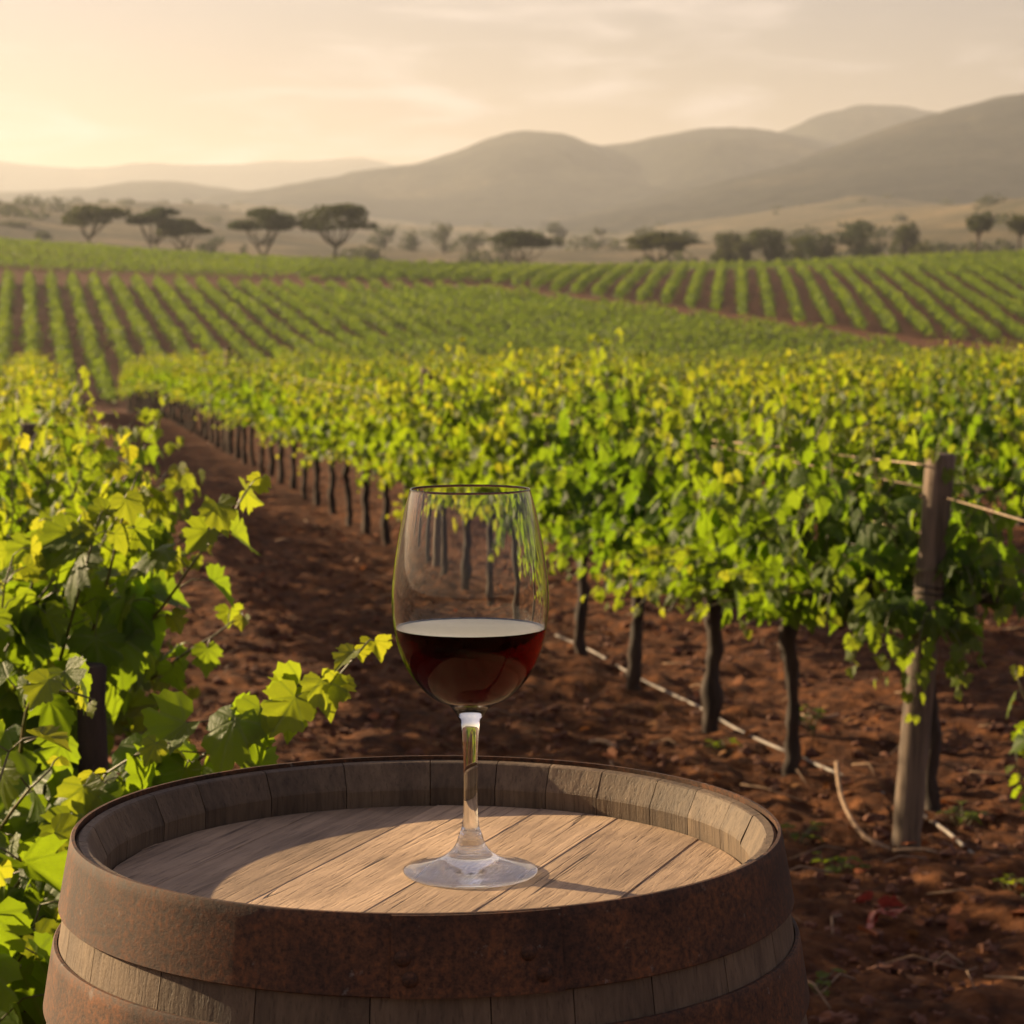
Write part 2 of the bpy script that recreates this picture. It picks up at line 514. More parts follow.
def build_hill(name, ridge, D0, depth, back, rough, seed, label=None):
    rp = np.array(ridge, float)
    us = np.arange(rp[0, 0], rp[-1, 0] + 1, 4.0)
    ry = np.interp(us, rp[:, 0], rp[:, 1])
    k = np.hanning(13); k /= k.sum()
    ry = np.convolve(np.pad(ry, 6, mode='edge'), k, mode='valid')
    s = np.concatenate([np.linspace(0, 1, 60), np.linspace(1.04, 2, 14)])
    front = D0 - depth
    X, Y, Z = [], [], []
    for si in s:
        D = front + depth * si if si <= 1 else D0 + back * (si - 1)
        D = np.full_like(us, D)
        x = (us - 512) / F_PX * D
        zr = CAM_Z + (HORIZON - ry) / F_PX * D0
        zb = ground(x, np.minimum(D, 6400)) - 6
        if si <= 1:
            f = .5 - .5 * math.cos(math.pi * si); f = .35 * si ** 1.2 + .65 * f
        else:
            f = .5 + .5 * math.cos(math.pi * (si - 1))
        h = np.maximum(zr - zb, 0) * f
        spur = fbm(x * 2.6 / depth + si * .35 + seed, si * 1.0 + x * 0 + seed * 3.1, 4, seed)
        spur = np.minimum(np.abs(spur), .55)
        fade = (math.sin(math.pi * min(si, 1)) if si <= 1 else 0)
        h = h * (1 - rough * 1.1 * fade * (.55 - spur))
        det = fbm(x * .02, D * .02, 3, seed + 40) * 2.2
        X.append(x); Y.append(D); Z.append(zb + h + det * (h > 4))
    X, Y, Z = np.array(X), np.array(Y), np.array(Z)
    ns, nu = X.shape
    V = np.stack([X, Y, Z], -1).reshape(-1, 3)
    i = (np.arange(ns - 1) * nu)[:, None]; j = np.arange(nu - 1)[None]
    Q = np.stack([i + j, i + j + 1, i + nu + j + 1, i + nu + j], -1).reshape(-1, 4)
    tag(link(name, mesh_np(name, V, [Q], M['hill'])), kind='structure')


build_hill('far_hills', [(-400, 175), (-150, 158), (0, 163), (30, 168), (95, 171), (150, 165), (200, 168), (280, 164), (330, 163), (362, 159), (395, 168), (430, 176), (520, 186), (700, 200)], 5300, 900, 500, .35, 1)
build_hill('middle_hills', [(-500, 190), (-200, 203), (0, 196), (60, 193), (130, 187), (170, 184), (210, 190), (250, 198), (320, 206), (400, 216), (520, 228)], 3300, 900, 500, .35, 2)
build_hill('ridge_hill', [(170, 232), (200, 210), (240, 203), (300, 192), (380, 176), (440, 164), (490, 143), (530, 135), (565, 138), (595, 149), (640, 143), (690, 134), (720, 131), (760, 135), (800, 140), (860, 150), (940, 165), (1100, 180), (1300, 190)], 3100, 1200, 500, .5, 3)
build_hill('peak_hill', [(600, 190), (700, 155), (750, 140), (785, 133), (820, 115), (860, 108), (900, 108), (940, 116), (1000, 125), (1200, 140)], 3500, 800, 500, .4, 4)
build_hill('shoulder_hill', [(540, 228), (620, 213), (700, 196), (780, 176), (830, 158), (880, 137), (940, 116), (985, 104), (1024, 95), (1100, 82), (1250, 88), (1500, 110)], 2350, 1000, 500, .5, 5)

# ------------------------------------------------------------------ leaves
def leaf_outline(seed, teeth=True):
    half = [(.03, -.02), (.09, -.17), (.22, -.27), (.33, -.20), (.43, -.17), (.48, -.03), (.60, .06), (.56, .18), (.63, .29), (.47, .30),
            (.37, .33), (.50, .43), (.55, .58), (.44, .60), (.39, .70), (.27, .66), (.24, .76), (.15, .84), (.08, .95), (0, 1.03)]
    r = random.Random(seed)
    a = [(x * (1 + r.uniform(-.07, .07)), y + r.uniform(-.02, .02)) for x, y in half]
    b = [(-x * (1 + r.uniform(-.07, .07)), y + r.uniform(-.02, .02)) for x, y in half[:-1]]
    return a + b[::-1]


def low_outline(seed):
    half = [(.06, -.15), (.25, -.26), (.45, -.12), (.62, .16), (.40, .30), (.53, .56), (.25, .68), (0, 1.03)]
    r = random.Random(seed)
    a = [(x * (1 + r.uniform(-.08, .08)), y + r.uniform(-.03, .03)) for x, y in half]
    b = [(-x * (1 + r.uniform(-.08, .08)), y + r.uniform(-.03, .03)) for x, y in half[:-1]]
    return a + b[::-1]


def leaf_template(seed, hi):
    r = random.Random(seed + 50)
    out_ = leaf_outline(seed) if hi else low_outline(seed)
    n = len(out_)
    P = [(0, .12)]
    rings = (.38, .72) if hi else ()
    for f in rings: P += [(x * f, .12 + (y - .12) * f) for x, y in out_]
    P += out_
    P = np.array(P)
    F = []
    for k in range(n): F.append((0, 1 + k, 1 + (k + 1) % n))
    for q in range(len(rings)):
        i = 1 + q * n
        for k in range(n):
            k2 = (k + 1) % n
            F.append((i + k, i + n + k, i + n + k2)); F.append((i + k, i + n + k2, i + k2))
    x, y = P[:, 0], P[:, 1]
    fold, droop, cup, wave = r.uniform(-.1, .45), r.uniform(.1, .5), r.uniform(-.5, .3), r.uniform(.008, .026)
    ph = r.uniform(0, 6)
    z = fold * np.abs(x) - droop * np.clip(y, 0, 2) ** 2 + cup * x * x + wave * np.sin(9 * np.arctan2(x, y - .1) + ph) * np.hypot(x, y) * 1.6
    return np.stack([x, y, z], 1), np.array(F), P


HI = [leaf_template(s, True) for s in range(7)]
LO = [leaf_template(s, False) for s in range(6)]


class Leaves:
    def __init__(self): self.P, self.T, self.N, self.s, self.r, self.y = [], [], [], [], [], []

    def add(self, p, t, n, s, r, y):
        self.P.append(tuple(p)); self.T.append(tuple(t)); self.N.append(tuple(n)); self.s.append(s); self.r.append(r); self.y.append(y)

    def mesh(self, name, templates, material, rng):
        P, T, Nn = (np.array(a, float) for a in (self.P, self.T, self.N))
        T /= np.linalg.norm(T, axis=1)[:, None] + 1e-9
        Nn -= T * (T * Nn).sum(1)[:, None]; Nn /= np.linalg.norm(Nn, axis=1)[:, None] + 1e-9
        X = np.cross(T, Nn); s = np.array(self.s); r = np.array(self.r); y = np.array(self.y)
        pick = rng.integers(0, len(templates), len(P))
        VV, FF, UU, DD, n = [], [], [], [], 0
        for k, (v, f, uv) in enumerate(templates):
            m = np.where(pick == k)[0]
            if not len(m): continue
            w = P[m][:, None] + s[m][:, None, None] * (v[None, :, 0:1] * X[m][:, None] + v[None, :, 1:2] * T[m][:, None] + v[None, :, 2:3] * Nn[m][:, None])
            VV.append(w.reshape(-1, 3))
            FF.append((f[None] + (np.arange(len(m)) * len(v))[:, None, None] + n).reshape(-1, 3))
            UU.append(np.tile(uv, (len(m), 1)))
            DD.append(np.repeat(np.stack([r[m], y[m], r[m] * 0], 1), len(v), 0))
            n += len(m) * len(v)
        return mesh_np(name, np.concatenate(VV), [np.concatenate(FF)], material, True, np.concatenate(UU), np.concatenate(DD))


def shoot_leaves(pts, lv, canes, rs, size, perp, r0=.0035, young_tip=.66, dens=1.0, face=0.0):
    """leaves and a cane along a polyline of nodes"""
    n = len(pts)
    P = np.array([tuple(p) for p in pts])
    canes.tube(P, np.linspace(r0, .0012, n), 5, data=(0, 0, 0))
    side = 1
    for k in range(1, n):
        f = k / (n - 1)
        d = (pts[k] - pts[k - 1]).normalized()
        for rep in range(2 if rs.random() < (dens - 1) else 1):
            if rs.random() > dens: continue
            side = -side
            lat = d.cross(Vector((0, 0, 1)))
            if lat.length < .2: lat = perp.copy()
            lat.normalize()
            o = (lat * side + Vector((rs.gauss(0, .5), rs.gauss(0, .5), rs.gauss(.1, .4)))).normalized()
            sz = size * (1.0 - .62 * f ** 2.2) * rs.uniform(.7, 1.15)
            pet = sz * rs.uniform(.5, 1.1)
            base = pts[k] + o * pet + Vector((0, 0, .1 * sz))
            canes.tube([tuple(pts[k]), tuple(pts[k] * .5 + base * .5 + Vector((0, 0, .15 * pet))), tuple(base)], .0011, 3)
            T = o * rs.uniform(.2, .9) + Vector((0, 0, -rs.uniform(.3, 1.1))) + Vector((rs.gauss(0, .3), rs.gauss(0, .3), 0))
            Nn = Vector((0, 0, rs.uniform(.2, 1.0))) + o * rs.uniform(.0, .9) + Vector((rs.gauss(0, .5), rs.gauss(0, .5), 0)) + Vector((0, -face, face * .2))
            yg = min(1, max(0, (f - young_tip) / (1 - young_tip)) ** 1.4 * .9 + max(0, rs.gauss(.0, .09)))
            lv.add(base, T, Nn, sz, min(1, max(0, rs.gauss(.5, .28))), yg)


def grow(seed, axis, hi, shoots=17, size=.078, length=(.42, .72), half=.43, z0=.6, spread=.55, droop=.3, dens=1.35, extra=()):
    rs = random.Random(seed); rng = np.random.default_rng(seed)
    axis = Vector(axis); perp = axis.cross(Vector((0, 0, 1))).normalized()
    lv, canes = Leaves(), Geo()
    for q in range(shoots):
        s = (q + .5) / shoots * 2 * half - half + rs.uniform(-.05, .05)
        p = axis * s + Vector((0, 0, z0 + rs.uniform(-.02, .04)))
        sg = 1 if q % 2 else -1
        if rs.random() < droop:
            d = perp * sg * rs.uniform(.6, 1.1) + axis * rs.uniform(-.3, .3) + Vector((0, 0, rs.uniform(.0, .6))); g = .20
            ln = rs.uniform(.26, .44)
        else:
            d = perp * sg * rs.uniform(.0, spread) + axis * rs.uniform(-.35, .35) + Vector((0, 0, 1.0)); g = rs.uniform(.02, .13)
            ln = rs.uniform(*length)
        d.normalize(); pts = [p]
        st = .052
        for k in range(int(ln / st)):
            d = (d + Vector((rs.gauss(0, .12), rs.gauss(0, .12), -g * (.3 + k * .12)))).normalized()
            p = p + d * st; pts.append(p)
        shoot_leaves(pts, lv, canes, rs, size, perp, dens=dens)
    for e in extra:
        shoot_leaves(e[0], lv, canes, rs, e[1], perp, r0=.003, young_tip=.5, dens=e[2] if len(e) > 2 else 1.25, face=e[3] if len(e) > 3 else .5)
    foliage = lv.mesh('foliage', HI if hi else LO, M['leaf'] if hi else M['leaf_far'], rng)
    cane = canes.mesh('shoots', M['cane'])
    tr = Geo()
    n = 18
    hgt = z0 - .01
    P = np.zeros((n, 3)); P[:, 2] = np.linspace(-.06, hgt, n)
    wob = np.cumsum(rng.normal(0, .0055, (n, 2)), 0); wob -= np.linspace(0, 1, n)[:, None] * wob[-1]
    P[:, :2] += wob
    rr = np.interp(np.linspace(0, 1, n), [0, .12, .5, .85, 1], [.048, .036, .029, .034, .046]) * rng.uniform(.85, 1.15)
    tr.tube(P, rr * .78 * (1 + .10 * rng.normal(size=n)), 11, rough=.2, rng=rng)
    trunk = tr.mesh('trunk', M['bark'])
    arms = []
    for sg in (-1, 1):
        a = Geo(); n = 9
        P = np.array([tuple(axis * (sg * half * f) + Vector((0, 0, hgt - .015 + .03 * math.sin(f * 2.4) + rs.gauss(0, .006))) + perp * rs.gauss(0, .008)) for f in np.linspace(0, 1, n)])
        a.tube(P, np.linspace(.026, .013, n), 7, rough=.2, rng=rng)
        arms.append(a.mesh('cordon_arm', M['bark']))
    return dict(foliage=foliage, shoots=cane, trunk=trunk, arms=arms)


def place_vine(parts, loc, rotz, label, group, scale=1.0):
    t = empty('grapevine', loc, rotz)
    t.scale = (1, 1, scale)
    tag(t, label, 'grapevine', group)
    link('trunk', parts['trunk'], t)
    for a in parts['arms']: link('cordon_arm', a, t)
    link('shoots', parts['shoots'], t)
    link('foliage', parts['foliage'], t)
    return t


AX = Vector((1, 0, 0))
hi_vines = [grow(100 + k, AX, True, shoots=44, size=.071, spread=.62, droop=.46, dens=1.8, z0=.51, length=(.46, .78)) for k in range(5)]
lo_vines = [grow(200 + k, AX, False, shoots=36, size=.066, dens=1.6, spread=.6, z0=.53, length=(.38, .62)) for k in range(6)]
ROT = math.pi / 2 + ROW_A
ORD = ['first', 'second', 'third', 'fourth', 'fifth', 'sixth', 'seventh', 'eighth', 'ninth', 'tenth', 'eleventh', 'twelfth']

def to_local(pts, o): return [Vector(p) - o for p in pts]


def bez(pts, n):
    P = smooth_profile([tuple(p) for p in pts], 8)
    P = np.array(P)
    dl = np.concatenate([[0], np.cumsum(np.linalg.norm(np.diff(P, axis=0), axis=1))])
    s = np.linspace(0, dl[-1], n)
    return [Vector([np.interp(x, dl, P[:, i]) for i in range(3)]) for x in s]


# --- row beside the path on the right: starts at the thick end post
POST = Vector((1.062, 5.90, 0))
LAT1 = POST.dot(ROW_R); TP = POST.dot(ROW_D)
LAT0 = 0.05
count = 0
trunk_px = [(782, 785), (697, 738), (627, 695), (560, 664)]
ts = []
for px, py in trunk_px:
    h = hit_ground(px, py); ts.append(h.dot(ROW_D))
ts = [TP + .16] + ts
while ts[-1] < 52: ts.append(ts[-1] + .88)
for k, t in enumerate(ts):
    p = POST * 1.05 + ROW_R * .14 + ROW_D * .12 if k == 0 else row_pt(LAT1, t)
    if k == 0:
        lab, ma = 'bushy grapevine wrapped round the thick end post, its leaves hanging nearly to the soil', None
    elif k < 12:
        lab = '%s grapevine from the thick end post in the row beside the red path' % ORD[k]
    else:
        lab = 'small blurred grapevine at the far end of the trunk-lined row beside the red path'
    g = 'grapevines in the row beside the red path'
    rz = ROT + (math.pi if rnd.random() < .5 else 0)
    if k == 0:
        pv = Vector(p)
        ex = [(to_local(bez(q, 14), pv), sz, 2.0) for q, sz in (
            ([at(935, 640, 6.1), at(900, 590, 5.95), at(880, 540, 5.9), at(872, 490, 5.9)], .068),
            ([at(930, 620, 6.1), at(955, 580, 5.9), at(985, 545, 5.8), at(1000, 600, 5.75), at(1002, 640, 5.75)], .068),
            ([at(930, 640, 6.1), at(925, 640, 5.8), at(915, 690, 5.75), at(912, 735, 5.74)], .062),
            ([at(930, 640, 6.1), at(945, 650, 5.8), at(965, 680, 5.75), at(958, 715, 5.74)], .066),
            ([at(920, 640, 6.1), at(880, 640, 5.85), at(860, 660, 5.8), at(850, 690, 5.8)], .066),
            ([at(900, 610, 6.1), at(860, 590, 5.95), at(835, 610, 5.9), at(825, 650, 5.88)], .066),
            ([at(900, 640, 6.1), at(890, 640, 5.8), at(882, 670, 5.78), at(880, 700, 5.78)], .066),
            ([at(900, 570, 6.1), at(860, 540, 6.0), at(830, 530, 5.95), at(800, 560, 5.9), at(790, 610, 5.9)], .066),
            ([at(950, 620, 6.1), at(965, 600, 5.85), at(975, 640, 5.8), at(972, 690, 5.8)], .066))]
        rz = 0
        parts = grow(301, ROW_D, True, shoots=32, size=.064, droop=.5, half=.40, dens=1.7, length=(.25, .45), extra=ex)
    elif k < 9:
        parts = hi_vines[k % 5]
    else:
        parts = lo_vines[rnd.randrange(6)]
    v = place_vine(parts, p, rz, lab, g, rnd.uniform(.98, 1.12) * (1.07 if k < 7 else 1.0))
    if k == 2: vine_with_grapes = (v, rz)
    count += 1

# --- rows further to the right, only their leafy tops and a few trunks show
names = ['second', 'third', 'fourth', 'fifth', 'sixth', 'seventh', 'eighth', 'ninth']
for j in range(8):
    lat = LAT1 + SPACING * (j + 1)
    t = max(1.75 * lat - .6, 4.6) + rnd.uniform(0, .4)
    while t < 43:
        p = row_pt(lat, t)
        if -.30 < p.x / p.y < .285:
            v = place_vine(lo_vines[rnd.randrange(6)], p, ROT + (math.pi if rnd.random() < .5 else 0),
                           'leafy grapevine standing in the %s row behind the thick end post' % names[j],
                           'grapevines in the %s row' % names[j], rnd.uniform(.94, 1.1) * (1.17 if t < 2.09 * lat + 3 else 1.08 if t < 2.09 * lat + 7 else 1.0))
            count += 1
        t += .92 if j < 2 else 1.12

# --- the row on the left, right behind the barrel
hero_shoots = {
    0: [([at(60, 800, 2.6), at(150, 790, 2.52), at(215, 748, 2.48), at(280, 715, 2.45), at(326, 688, 2.43), at(366, 644, 2.42)], .080, 21, 1.8),
        ([at(40, 900, 2.6), at(70, 830, 2.5), at(110, 770, 2.45), at(165, 745, 2.42)], .075, 9, 1.3),
        ([at(20, 760, 2.6), at(30, 700, 2.5), at(60, 690, 2.45), at(95, 700, 2.42)], .06, 8, 1.3),
        ([at(-20, 860, 2.5), at(20, 800, 2.4), at(50, 770, 2.36)], .08, 6, 1.3),
        ([at(-30, 1010, 2.4), at(20, 960, 2.34), at(40, 905, 2.32)], .08, 7, 1.4),
        ([at(-20, 950, 2.45), at(20, 880, 2.4), at(55, 840, 2.38), at(85, 850, 2.36)], .08, 8, 1.4)],
    1: [([at(110, 660, 3.3), at(160, 610, 3.2), at(195, 560, 3.15), at(222, 530, 3.12), at(250, 486, 3.1)], .085, 11, 1.4),
        ([at(90, 640, 3.2), at(110, 570, 3.15), at(122, 520, 3.12), at(136, 478, 3.1)], .078, 10, 1.4),
        ([at(150, 680, 3.3), at(190, 650, 3.3), at(220, 632, 3.3), at(242, 612, 3.3)], .055, 7, 1.1),
        ([at(20, 640, 3.2), at(40, 560, 3.15), at(75, 530, 3.1)], .08, 8, 1.3), ([at(60, 660, 3.2), at(82, 580, 3.12), at(100, 515, 3.08)], .09, 9, 1.5)],
    2: [([at(60, 560, 4.3), at(100, 500, 4.3), at(128, 455, 4.3)], .075, 9, 1.3)],
}
left_t = [2.72, 3.55, 4.45]
lab0 = ['large grapevine close behind the barrel, its long leafy shoot reaching towards the glass',
        'tall sunlit grapevine with a shoot arching over the path, second behind the barrel',
        'third grapevine of the left-hand row, counted away from the barrel']
for k, t in enumerate(left_t):
    p = row_pt(LAT0 - (.10, .12, .04)[k], t)
    ex = []
    for pts, size, n, dn in hero_shoots[k]:
        ex.append((to_local(bez(pts, n), p), size, dn))
    parts = grow(400 + k, ROW_D, True, shoots=[22, 30, 26][k], size=[.092, .094, .088][k], half=.44,
                 length=[(.22, .40), (.40, .58), (.40, .62)][k], droop=[.5, .12, .2][k], spread=[.5, .3, .4][k], dens=1.65, extra=ex, z0=.62)
    place_vine(parts, p, 0, lab0[k], 'grapevines in the left row')
    count += 1
t, k = 5.35, 3
while t < 46:
    p = row_pt(LAT0 + rnd.uniform(-.04, .04), t)
    hi_ = k < 6
    lab = ('%s grapevine of the left-hand row, counted away from the barrel' % ORD[k]) if k < 8 else 'small blurred grapevine at the far end of the row behind the barrel'
    place_vine(hi_vines[k % 5] if hi_ else lo_vines[rnd.randrange(6)], p, ROT + (math.pi if k % 2 else 0), lab, 'grapevines in the left row', rnd.uniform(.95, 1.08))
    t += .88; k += 1; count += 1
for j in (1, 2):
    t = 8.0 + 2 * j
    while t < 40:
        p = row_pt(LAT0 - SPACING * j, t)
        if p.x / p.y > -.30:
            place_vine(lo_vines[rnd.randrange(6)], p, ROT, 'leafy grapevine of the %s row left of the row behind the barrel' % ('first' if j == 1 else 'second'),
                       'grapevines in the %s row to the left' % ('first' if j == 1 else 'second'), rnd.uniform(.95, 1.08))
            count += 1
        t += .95

# grape bunch hanging low in the third vine by the path
def grape_bunch(c, parent, rotz):
    g = Geo(); rs = np.random.default_rng(5)
    for k in range(42):
        f = rs.random(); a = rs.random() * 6.28; rr = .034 * (1 - .7 * f) * math.sqrt(rs.random())
        g.blob((rr * math.cos(a), rr * math.sin(a), -.13 * f), .0095, 0, rs, seg=8, rings=6)
    me = g.mesh('grape_bunch', M['grape'])
    o = link('grape_bunch', me, parent)
    o.location = c
    tag(o, 'dark purple grape bunch')


v, rz = vine_with_grapes
w = at(738, 575, v.location.y - .25) - v.location
grape_bunch(Matrix.Rotation(-rz, 3, 'Z') @ w, v, rz)

# ------------------------------------------------------------------ posts, wires, hose
def post(base, top, r, label, loops=True, seed=0, mt=None):
    rng = np.random.default_rng(seed)
    t = empty('trellis_post', base)
    tag(t, label, 'post', 'wooden trellis posts')
    b = Vector((0, 0, -.12)); e = Vector(top) - Vector(base)
    n = 22; P = np.array([tuple(b.lerp(e, f)) for f in np.linspace(0, 1, n)])
    P = np.concatenate([P, P[-1:] + np.array([[0, 0, .004]])])
    rad = r * (1 + .05 * rng.normal(size=n + 1)); rad[-1] = r * .86
    g = Geo(); g.tube(P, rad, 18, rough=.05, rng=rng)
    link('post_shaft', g.mesh('post_shaft', mt or M['post']), t)
    if loops:
        for f in (.69, .705):
            c = b.lerp(e, f); g = Geo(); th = np.linspace(0, 2 * math.pi, 25)
            g.tube(np.stack([c.x + r * 1.07 * np.cos(th), c.y + r * 1.07 * np.sin(th), c.z + .004 * np.sin(th * 2)], 1), .0022, 5)
            link('wire_loop', g.mesh('wire_loop', M['wiretie']), t)
    return t


top = at(941, 455, 5.9)
post(POST, top, .039, 'thick weathered end post leaning over the bare soil at the near end of the row', seed=1)
p = row_pt(LAT1 + .05, 13.2); post(p, p + Vector((.02, 0, 1.2)), .04, 'slim grey post rising above the leaves of the row beside the red path', seed=2)
pl = at(98, 700, 3.1); pl.z = 0; post(pl, pl + Vector((-.01, 0, .93)), .021, 'dark post half hidden in the big grapevine behind the barrel', seed=3, mt=M['bark'])
pl = at(30, 425, 6.3); pt = pl.copy(); pl.z = 0; post(pl, pt, .035, 'grey post top between the leaves of the left-hand row', False, seed=4)
p = hit_ground(1150, 990); post(p, p + Vector((.03, 0, 1.12)), .042, 'weathered post holding the wire beyond the end post', seed=5)
p = row_pt(LAT1, 26.0); post(p, p + Vector((.0, 0, 1.25)), .04, 'distant post in the trunk-lined row beside the red path', False, seed=6)


def wire(name, pts, r, mt, label, cat, group, n=40, sag=0.0):
    P = np.array([tuple(x) for x in bez(pts, n)])
    g = Geo(); g.tube(P, r, 6)
    return tag(link(name, g.mesh(name, mt)), label, cat, group)


far = row_pt(LAT1, 30)
for z, lab, q in ((.985, 'upper rusty trellis wire running from the end post along the row', 0), (.86, 'middle trellis wire running from the end post into the leaves', 1), (.58, 'lowest trellis wire carrying the vine arms of the row', 2)):
    a = POST + (top - POST) * ((z) / top.z)
    pts = [a] + [row_pt(LAT1 - .02, t) + Vector((0, 0, z + .0 + (.02 if i % 2 else .05))) for i, t in enumerate((9.5, 13.2, 20, 26))]
    wire('trellis_wire', pts, .0017, M['wire'], lab, 'wire', 'wires of the row beside the red path')
wire('trellis_wire', [at(943, 497, 5.9), at(985, 509, 5.5), at(1024, 521, 5.15), at(1130, 552, 4.3)], .0027, M['wire'], 'bare rusty wire stretching from the end post away from the leaves', 'wire', 'wires of the row beside the red path')
wire('trellis_wire', [at(560, 421, 9.3), at(610, 428, 8.8), at(690, 438, 7.8), at(780, 447, 7.0), at(830, 454, 6.55), at(925, 465, 5.88)], .0027, M['wire'], 'twisted wire crossing in front of the sunlit leaves to the end post', 'wire', 'wires of the row beside the red path')
hp = []
for px, py in ((556, 640), (590, 655), (640, 684), (697, 712), (742, 738), (800, 764), (850, 786), (905, 812), (945, 838), (985, 872), (1030, 893), (1100, 935)):
    h = hit_ground(px, py); h.z += .022; hp.append(h)
wire('drip_hose', hp, .0055, M['hose'], 'thin grey irrigation hose lying on the soil along the vine trunks', 'hose', None, 80)
def gp(px, py, dz=.012):
    h = hit_ground(px, py); h.z += dz; return h
wire('fallen_branch', [gp(836, 795, .10), gp(842, 820, .06), gp(862, 845, .03), gp(890, 857, .02)], .007, M['twig'], 'pale curved stick lying against the foot of the end post', 'stick', None, 14)
wire('fallen_branch', [gp(893, 858, .02), gp(925, 861, .03), gp(946, 863, .015)], .006, M['twig'], 'short straight twig on the soil right of the end post', 'stick', None, 8)
wire('fallen_branch', [gp(590, 748, .02), gp(604, 750, .03), gp(616, 753, .015)], .008, M['twig'], 'short pale stick on open soil above the barrel rim', 'stick', None, 8)
wire('fallen_branch', [gp(800, 720, .02), gp(822, 726, .03), gp(838, 720, .02)], .006, M['twig'], 'thin dry stick between the last trunk and the end post', 'stick', None, 8)


# ------------------------------------------------------------------ small growth and litter on the soil
def weed(loc, n, size, label, seed, h=.07):
    rs = random.Random(seed); lv = Leaves(); c = Geo()
    t = empty('weed', loc); tag(t, label, 'weed', 'small green weeds on the soil')
    for k in range(n):
        a = rs.uniform(0, 6.28); hh = h * rs.uniform(.5, 1.2); q = Vector((math.cos(a), math.sin(a), 0))
        tip = q * rs.uniform(.01, .06) + Vector((0, 0, hh))
        c.tube([(0, 0, -.02), tuple(tip * .6), tuple(tip)], .0013, 4)
        lv.add(tip, q + Vector((0, 0, rs.uniform(-.3, .5))), Vector((0, 0, 1)) + q * -.3, size * rs.uniform(.6, 1.1), rs.random(), rs.uniform(.1, .6))
    link('stems', c.mesh('stems', M['cane']), t)
    link('leaves', lv.mesh('leaves', HI, M['leaf'], np.random.default_rng(seed)), t)


for i, (px, py, n, s, lab) in enumerate([
        (812, 745, 12, .032, 'yellow-green seedling upright beside the hose near the nearest bare trunk'),
        (838, 878, 12, .03, 'low green weed on open soil between barrel and end post'),
        (795, 846, 12, .03, 'small weed just beyond the barrel rim'),
        (962, 826, 10, .03, 'pale weed right of the end post foot'),
        (1012, 900, 10, .03, 'weed beside the hose at the lower edge of the soil'),
        (725, 757, 9, .03, 'thin weed between two trunks below the hose'),
        (930, 570, 10, .05, 'green weed on far soil behind the end post'),
        (812, 996, 8, .026, 'tiny weed on the soil beside the lower barrel hoop')]):
    weed(hit_ground(px, py), n, s, lab, 60 + i, h=.11 if i == 0 else .05)

# young shoot from the vine that stands past the end post
o = hit_ground(1050, 905)
ex = [(to_local(bez([at(1060, 850, o.y), at(1040, 820, o.y), at(1022, 790, o.y), at(1016, 752, o.y)], 8), o), .055, 1.3),
      (to_local(bez([at(1060, 850, o.y), at(1052, 720, o.y), at(1045, 640, o.y), at(1040, 600, o.y)], 10), o), .06, 1.3)]
yp = grow(555, ROW_D, True, shoots=3, half=.1, length=(.2, .3), z0=.35, extra=ex)
place_vine(yp, o, 0, 'young grapevine with a few bright leaves beyond the end post', 'grapevines in the row beside the red path')


def crumpled_leaf(loc):
    rs = np.random.default_rng(8); lv = Leaves()
    for k in range(6):
        a = rs.random() * 6.28
        lv.add((rs.normal(0, .02), rs.normal(0, .012), .02 + .01 * k), (math.cos(a), math.sin(a), rs.normal(0, .3)), (rs.normal(0, .6), rs.normal(0, .6), 1), .05, .9, 1.0)
    m, n, new, lk, oo = mat('red_leaf'); p_ = new('ShaderNodeBsdfPrincipled'); nz = noise(new, lk, None, 20); r_ = ramp(new, [(.35, (.20, .02, .015)), (.7, (.5, .10, .07))])
    lk(nz.outputs[0], r_.inputs[0]); lk(r_.outputs[0], p_.inputs[0]); lk(p_.outputs[0], oo.inputs[0])
    ob = link('crumpled_leaf', lv.mesh('crumpled_leaf', HI, m, rs), None, loc)
    tag(ob, 'crumpled bright red leaf lying on the soil between barrel and hose', 'leaf')


crumpled_leaf(hit_ground(884, 930))


